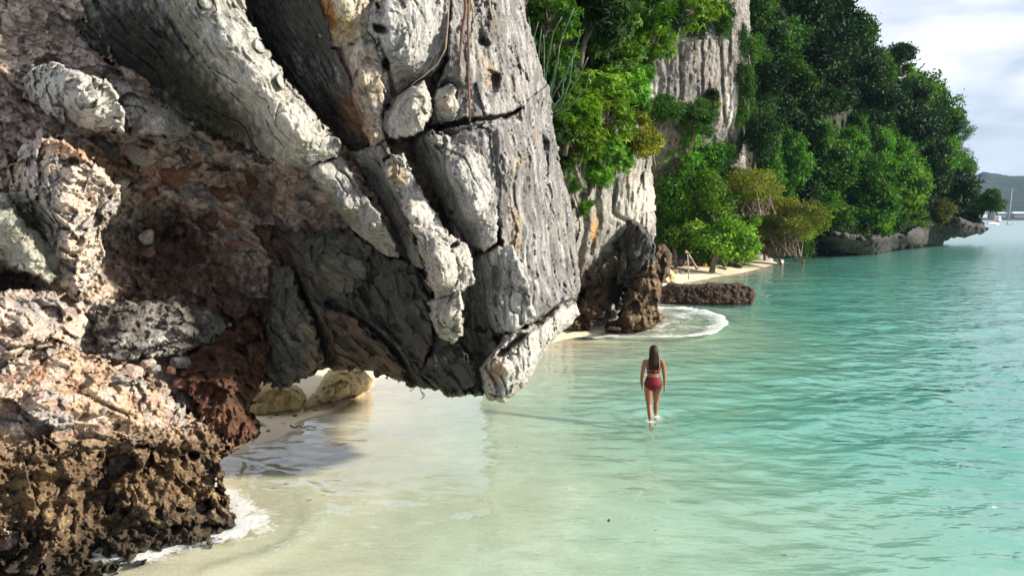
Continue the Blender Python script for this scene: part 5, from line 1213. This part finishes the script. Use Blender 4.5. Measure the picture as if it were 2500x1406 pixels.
# ------------------------------------------------------------------ the far shore
M_FAR = rock_mat("far_forest", 0.12, 3.0)
hx, hy = np.meshgrid(np.linspace(250, 1500, 260), np.linspace(872, 2200, 110))
prof = np.interp(hx / hy, [0.2, 0.5, 0.60, 0.635, 0.66, 0.69, 0.72, 0.80, 1.0], [60, 62, 66, 80, 74, 73, 79, 70, 60])
rise = sstep(900, 1350, hy) * (1 - 0.5 * sstep(1450, 2200, hy))
q = np.stack([hx, hy, 0 * hx], -1)
hz = prof * rise * (1 + 0.14 * fbm(q / 160, 4, 301)) + 1.0 + 4.0 * sstep(878, 895, hy) * (0.7 + fbm(q / 14, 3, 302)) + 2.2 * np.abs(fbm(q / 9, 3, 303)) * sstep(900, 960, hy)
hz[0, :] = -2
hc = np.zeros((hx.size, 3)) + np.array((0.020, 0.036, 0.020))
hc = mixc(hc, (0.035, 0.05, 0.022), sstep(-0.1, 0.4, fbm(q / 22, 4, 304)).ravel())
far = np_mesh("far_hill", np.stack([hx, hy, hz], -1).reshape(-1, 3), gridfaces(*hx.shape), cols=hc, mat=M_FAR)
far["kind"] = "structure"; far["label"] = "low wooded hill across the bay"
M_WHITE, M_ROOF, M_GREYB, M_GLASS, M_NAVY = plain("white_paint", (0.78, 0.78, 0.76), 0.5), plain("pale_roof", (0.66, 0.68, 0.70), 0.6, 0.3, 2, 0.2), plain("grey_wall", (0.22, 0.22, 0.24), 0.8, 0.2, 1, 0.3), plain("dark_glass", (0.03, 0.035, 0.04), 0.2, 0.5), plain("navy_paint", (0.03, 0.04, 0.08), 0.4)
M_RUST = plain("rust_red_roof", (0.30, 0.09, 0.06), 0.8, 0.2)
def house(label, px, D, w_, d_, h_, rh, wm, rm, lift=2.0, nwin=3):
    p = at(px, 530, D); x, y = p[0], p[1]
    root = thing("house", label, "building", (x, y, lift))
    MB().box((x, y, lift + h_ / 2 - 1), (w_, d_, h_ + 2)).build("wall", wm, root, False)
    z0 = lift + h_
    MB().raw([(x - w_ * .56, y - d_ * .58, z0), (x + w_ * .56, y - d_ * .58, z0), (x + w_ * .56, y + d_ * .58, z0), (x - w_ * .56, y + d_ * .58, z0), (x - w_ * .5, y, z0 + rh), (x + w_ * .5, y, z0 + rh)], [(0, 1, 5, 4), (2, 3, 4, 5), (1, 2, 5), (3, 0, 4), (3, 2, 1, 0)]).build("roof", rm, root, False)
    for i in range(nwin):
        MB().box((x + (i + .5) / nwin * w_ - w_ / 2, y - d_ / 2, lift + h_ * .55), (w_ / nwin * .5, .15, h_ * .4)).build("window", M_GLASS, root, False)
house("white two-storey house with dark red roof at the shore just right of the point", 2399, 880, 6.5, 7, 6.0, 1.2, M_WHITE, M_RUST, 5, 3)
house("long low building with pale metal roof behind the left sailboat", 2436, 885, 15, 8, 3.2, 1.4, M_GREYB, M_ROOF, 5, 5)
house("low building with bright white roof right of the right mast", 2484, 885, 13, 8, 3.0, 2.0, M_GREYB, M_ROOF, 5, 4)
house("small pale house half hidden on the wooded slope", 2488, 1180, 11, 8, 5, 2, M_WHITE, M_ROOF, 24, 2)
qw = MB().box((620, 869.5, 0.6), (560, 3, 3.4)).build("sea_wall", plain("quay_stone", (0.10, 0.085, 0.085), 0.8, 0.2, 0.4, 0.5), None, False)
tag(qw, "long low dark quay wall along the far shore", "wall")
def hull(mb, x, y, L, B, Hh, rz):
    M = Matrix.Rotation(rz, 3, 'Z'); n = 12; b0 = len(mb.v)
    for i in range(n + 1):
        t = i / n; s_ = (t - .5) * L
        bw = B / 2 * (math.sin(math.pi * min(t * .62 + .38, 1)) ** .7 if t < 1 else 0.02)
        hs = Hh * (1 + .25 * t * t)
        for (u_, z_) in ((-1, hs), (-.85, hs * .45), (0, -.35), (.85, hs * .45), (1, hs)):
            mb.v.append(Vector((x, y, 0)) + M @ Vector((s_, u_ * bw, z_)))
    for i in range(n):
        for k in range(4): mb.f.append((b0 + i * 5 + k, b0 + i * 5 + k + 1, b0 + (i + 1) * 5 + k + 1, b0 + (i + 1) * 5 + k))
        mb.f.append((b0 + i * 5 + 4, b0 + i * 5, b0 + (i + 1) * 5, b0 + (i + 1) * 5 + 4))
    mb.f.append(tuple(b0 + k for k in range(5)))
def sailboat(label, px, py, rz, L, mast, cover, lean):
    p = onz(px, py); x, y = p[0], p[1]
    root = thing("sailboat", label, "sailboat", (x, y, 0), "sailboats at anchor")
    mb = MB(); hull(mb, x, y, L, L * .30, 1.0, rz); mb.build("hull", M_WHITE, root)
    M = Matrix.Rotation(rz, 3, 'Z')
    MB().box(Vector((x, y, 1.35)) + M @ Vector((-.03 * L, 0, 0)), (L * .38, L * .17, .65), rz).build("cabin", M_WHITE, root, False)
    MB().box(Vector((x, y, 1.4)) + M @ Vector((-.03 * L, 0, 0)), (L * .30, L * .175, .2), rz).build("cabin_window", M_GLASS, root, False)
    b_ = Vector((x, y, .9)) + M @ Vector((.10 * L, 0, 0)); tp = b_ + Vector((lean, 0, mast))
    MB().tube([b_, tp], [.10, .07], 8).build("mast", M_WHITE, root)
    bo_ = b_ + Vector((0, 0, 1.3)); MB().tube([bo_, bo_ + M @ Vector((-.42 * L, 0, .1))], .22, 8).build("furled_sail", cover, root)
    for e in ((.5, 0), (-.5, 0), (.05, .14), (.05, -.14)):
        MB().tube([tp, Vector((x, y, 1.0)) + M @ Vector((e[0] * L, e[1] * L, 0))], .018, 4).build("stay", M_GREYB, root)
sailboat("white sailboat lying side-on nearest the point", 2425, 549, math.radians(8), 6.4, 14.0, M_RUST, 0.5)
sailboat("white sailboat seen end-on with the taller mast", 2463, 548.5, math.radians(68), 7.6, 18.0, M_NAVY, 0.9)
p = onz(2436, 544); root = thing("motor_boat", "white motor boat with a dark hull anchored behind the left sailboat", "motor boat", (p[0], p[1], 0))
mb = MB(); hull(mb, p[0], p[1], 9.5, 3.2, 1.3, math.radians(40)); mb.build("hull", M_NAVY, root)
MB().box((p[0], p[1], 2.2), (5, 2.6, 1.9), math.radians(40)).build("cabin", M_WHITE, root, False)
MB().box((p[0], p[1], 2.5), (4.6, 2.64, .6), math.radians(40)).build("window", M_GLASS, root, False)
MB().box((p[0], p[1], 4.0), (3.0, 2.2, 1.0), math.radians(40)).build("flybridge", M_WHITE, root, False)
MB().tube([(p[0], p[1], 4), (p[0], p[1], 7.5)], .08, 6).build("mast", M_WHITE, root)

# ------------------------------------------------------------------ the air over the bay
m, n, l, b = newmat("haze_air"); n.remove(b)
pv = n.new("ShaderNodeVolumePrincipled"); pv.inputs['Color'].default_value = (0.42, 0.64, 1.0, 1); pv.inputs['Density'].default_value = 0.0001; pv.inputs['Anisotropy'].default_value = 0.0
l.new(pv.outputs[0], n["Material Output"].inputs['Volume'])
hzb = MB().box((300, 1150, 55), (3600, 2500, 142)).build("haze", m, None, False)
hzb["kind"] = "stuff"; hzb["label"] = "thin blue haze over the bay"
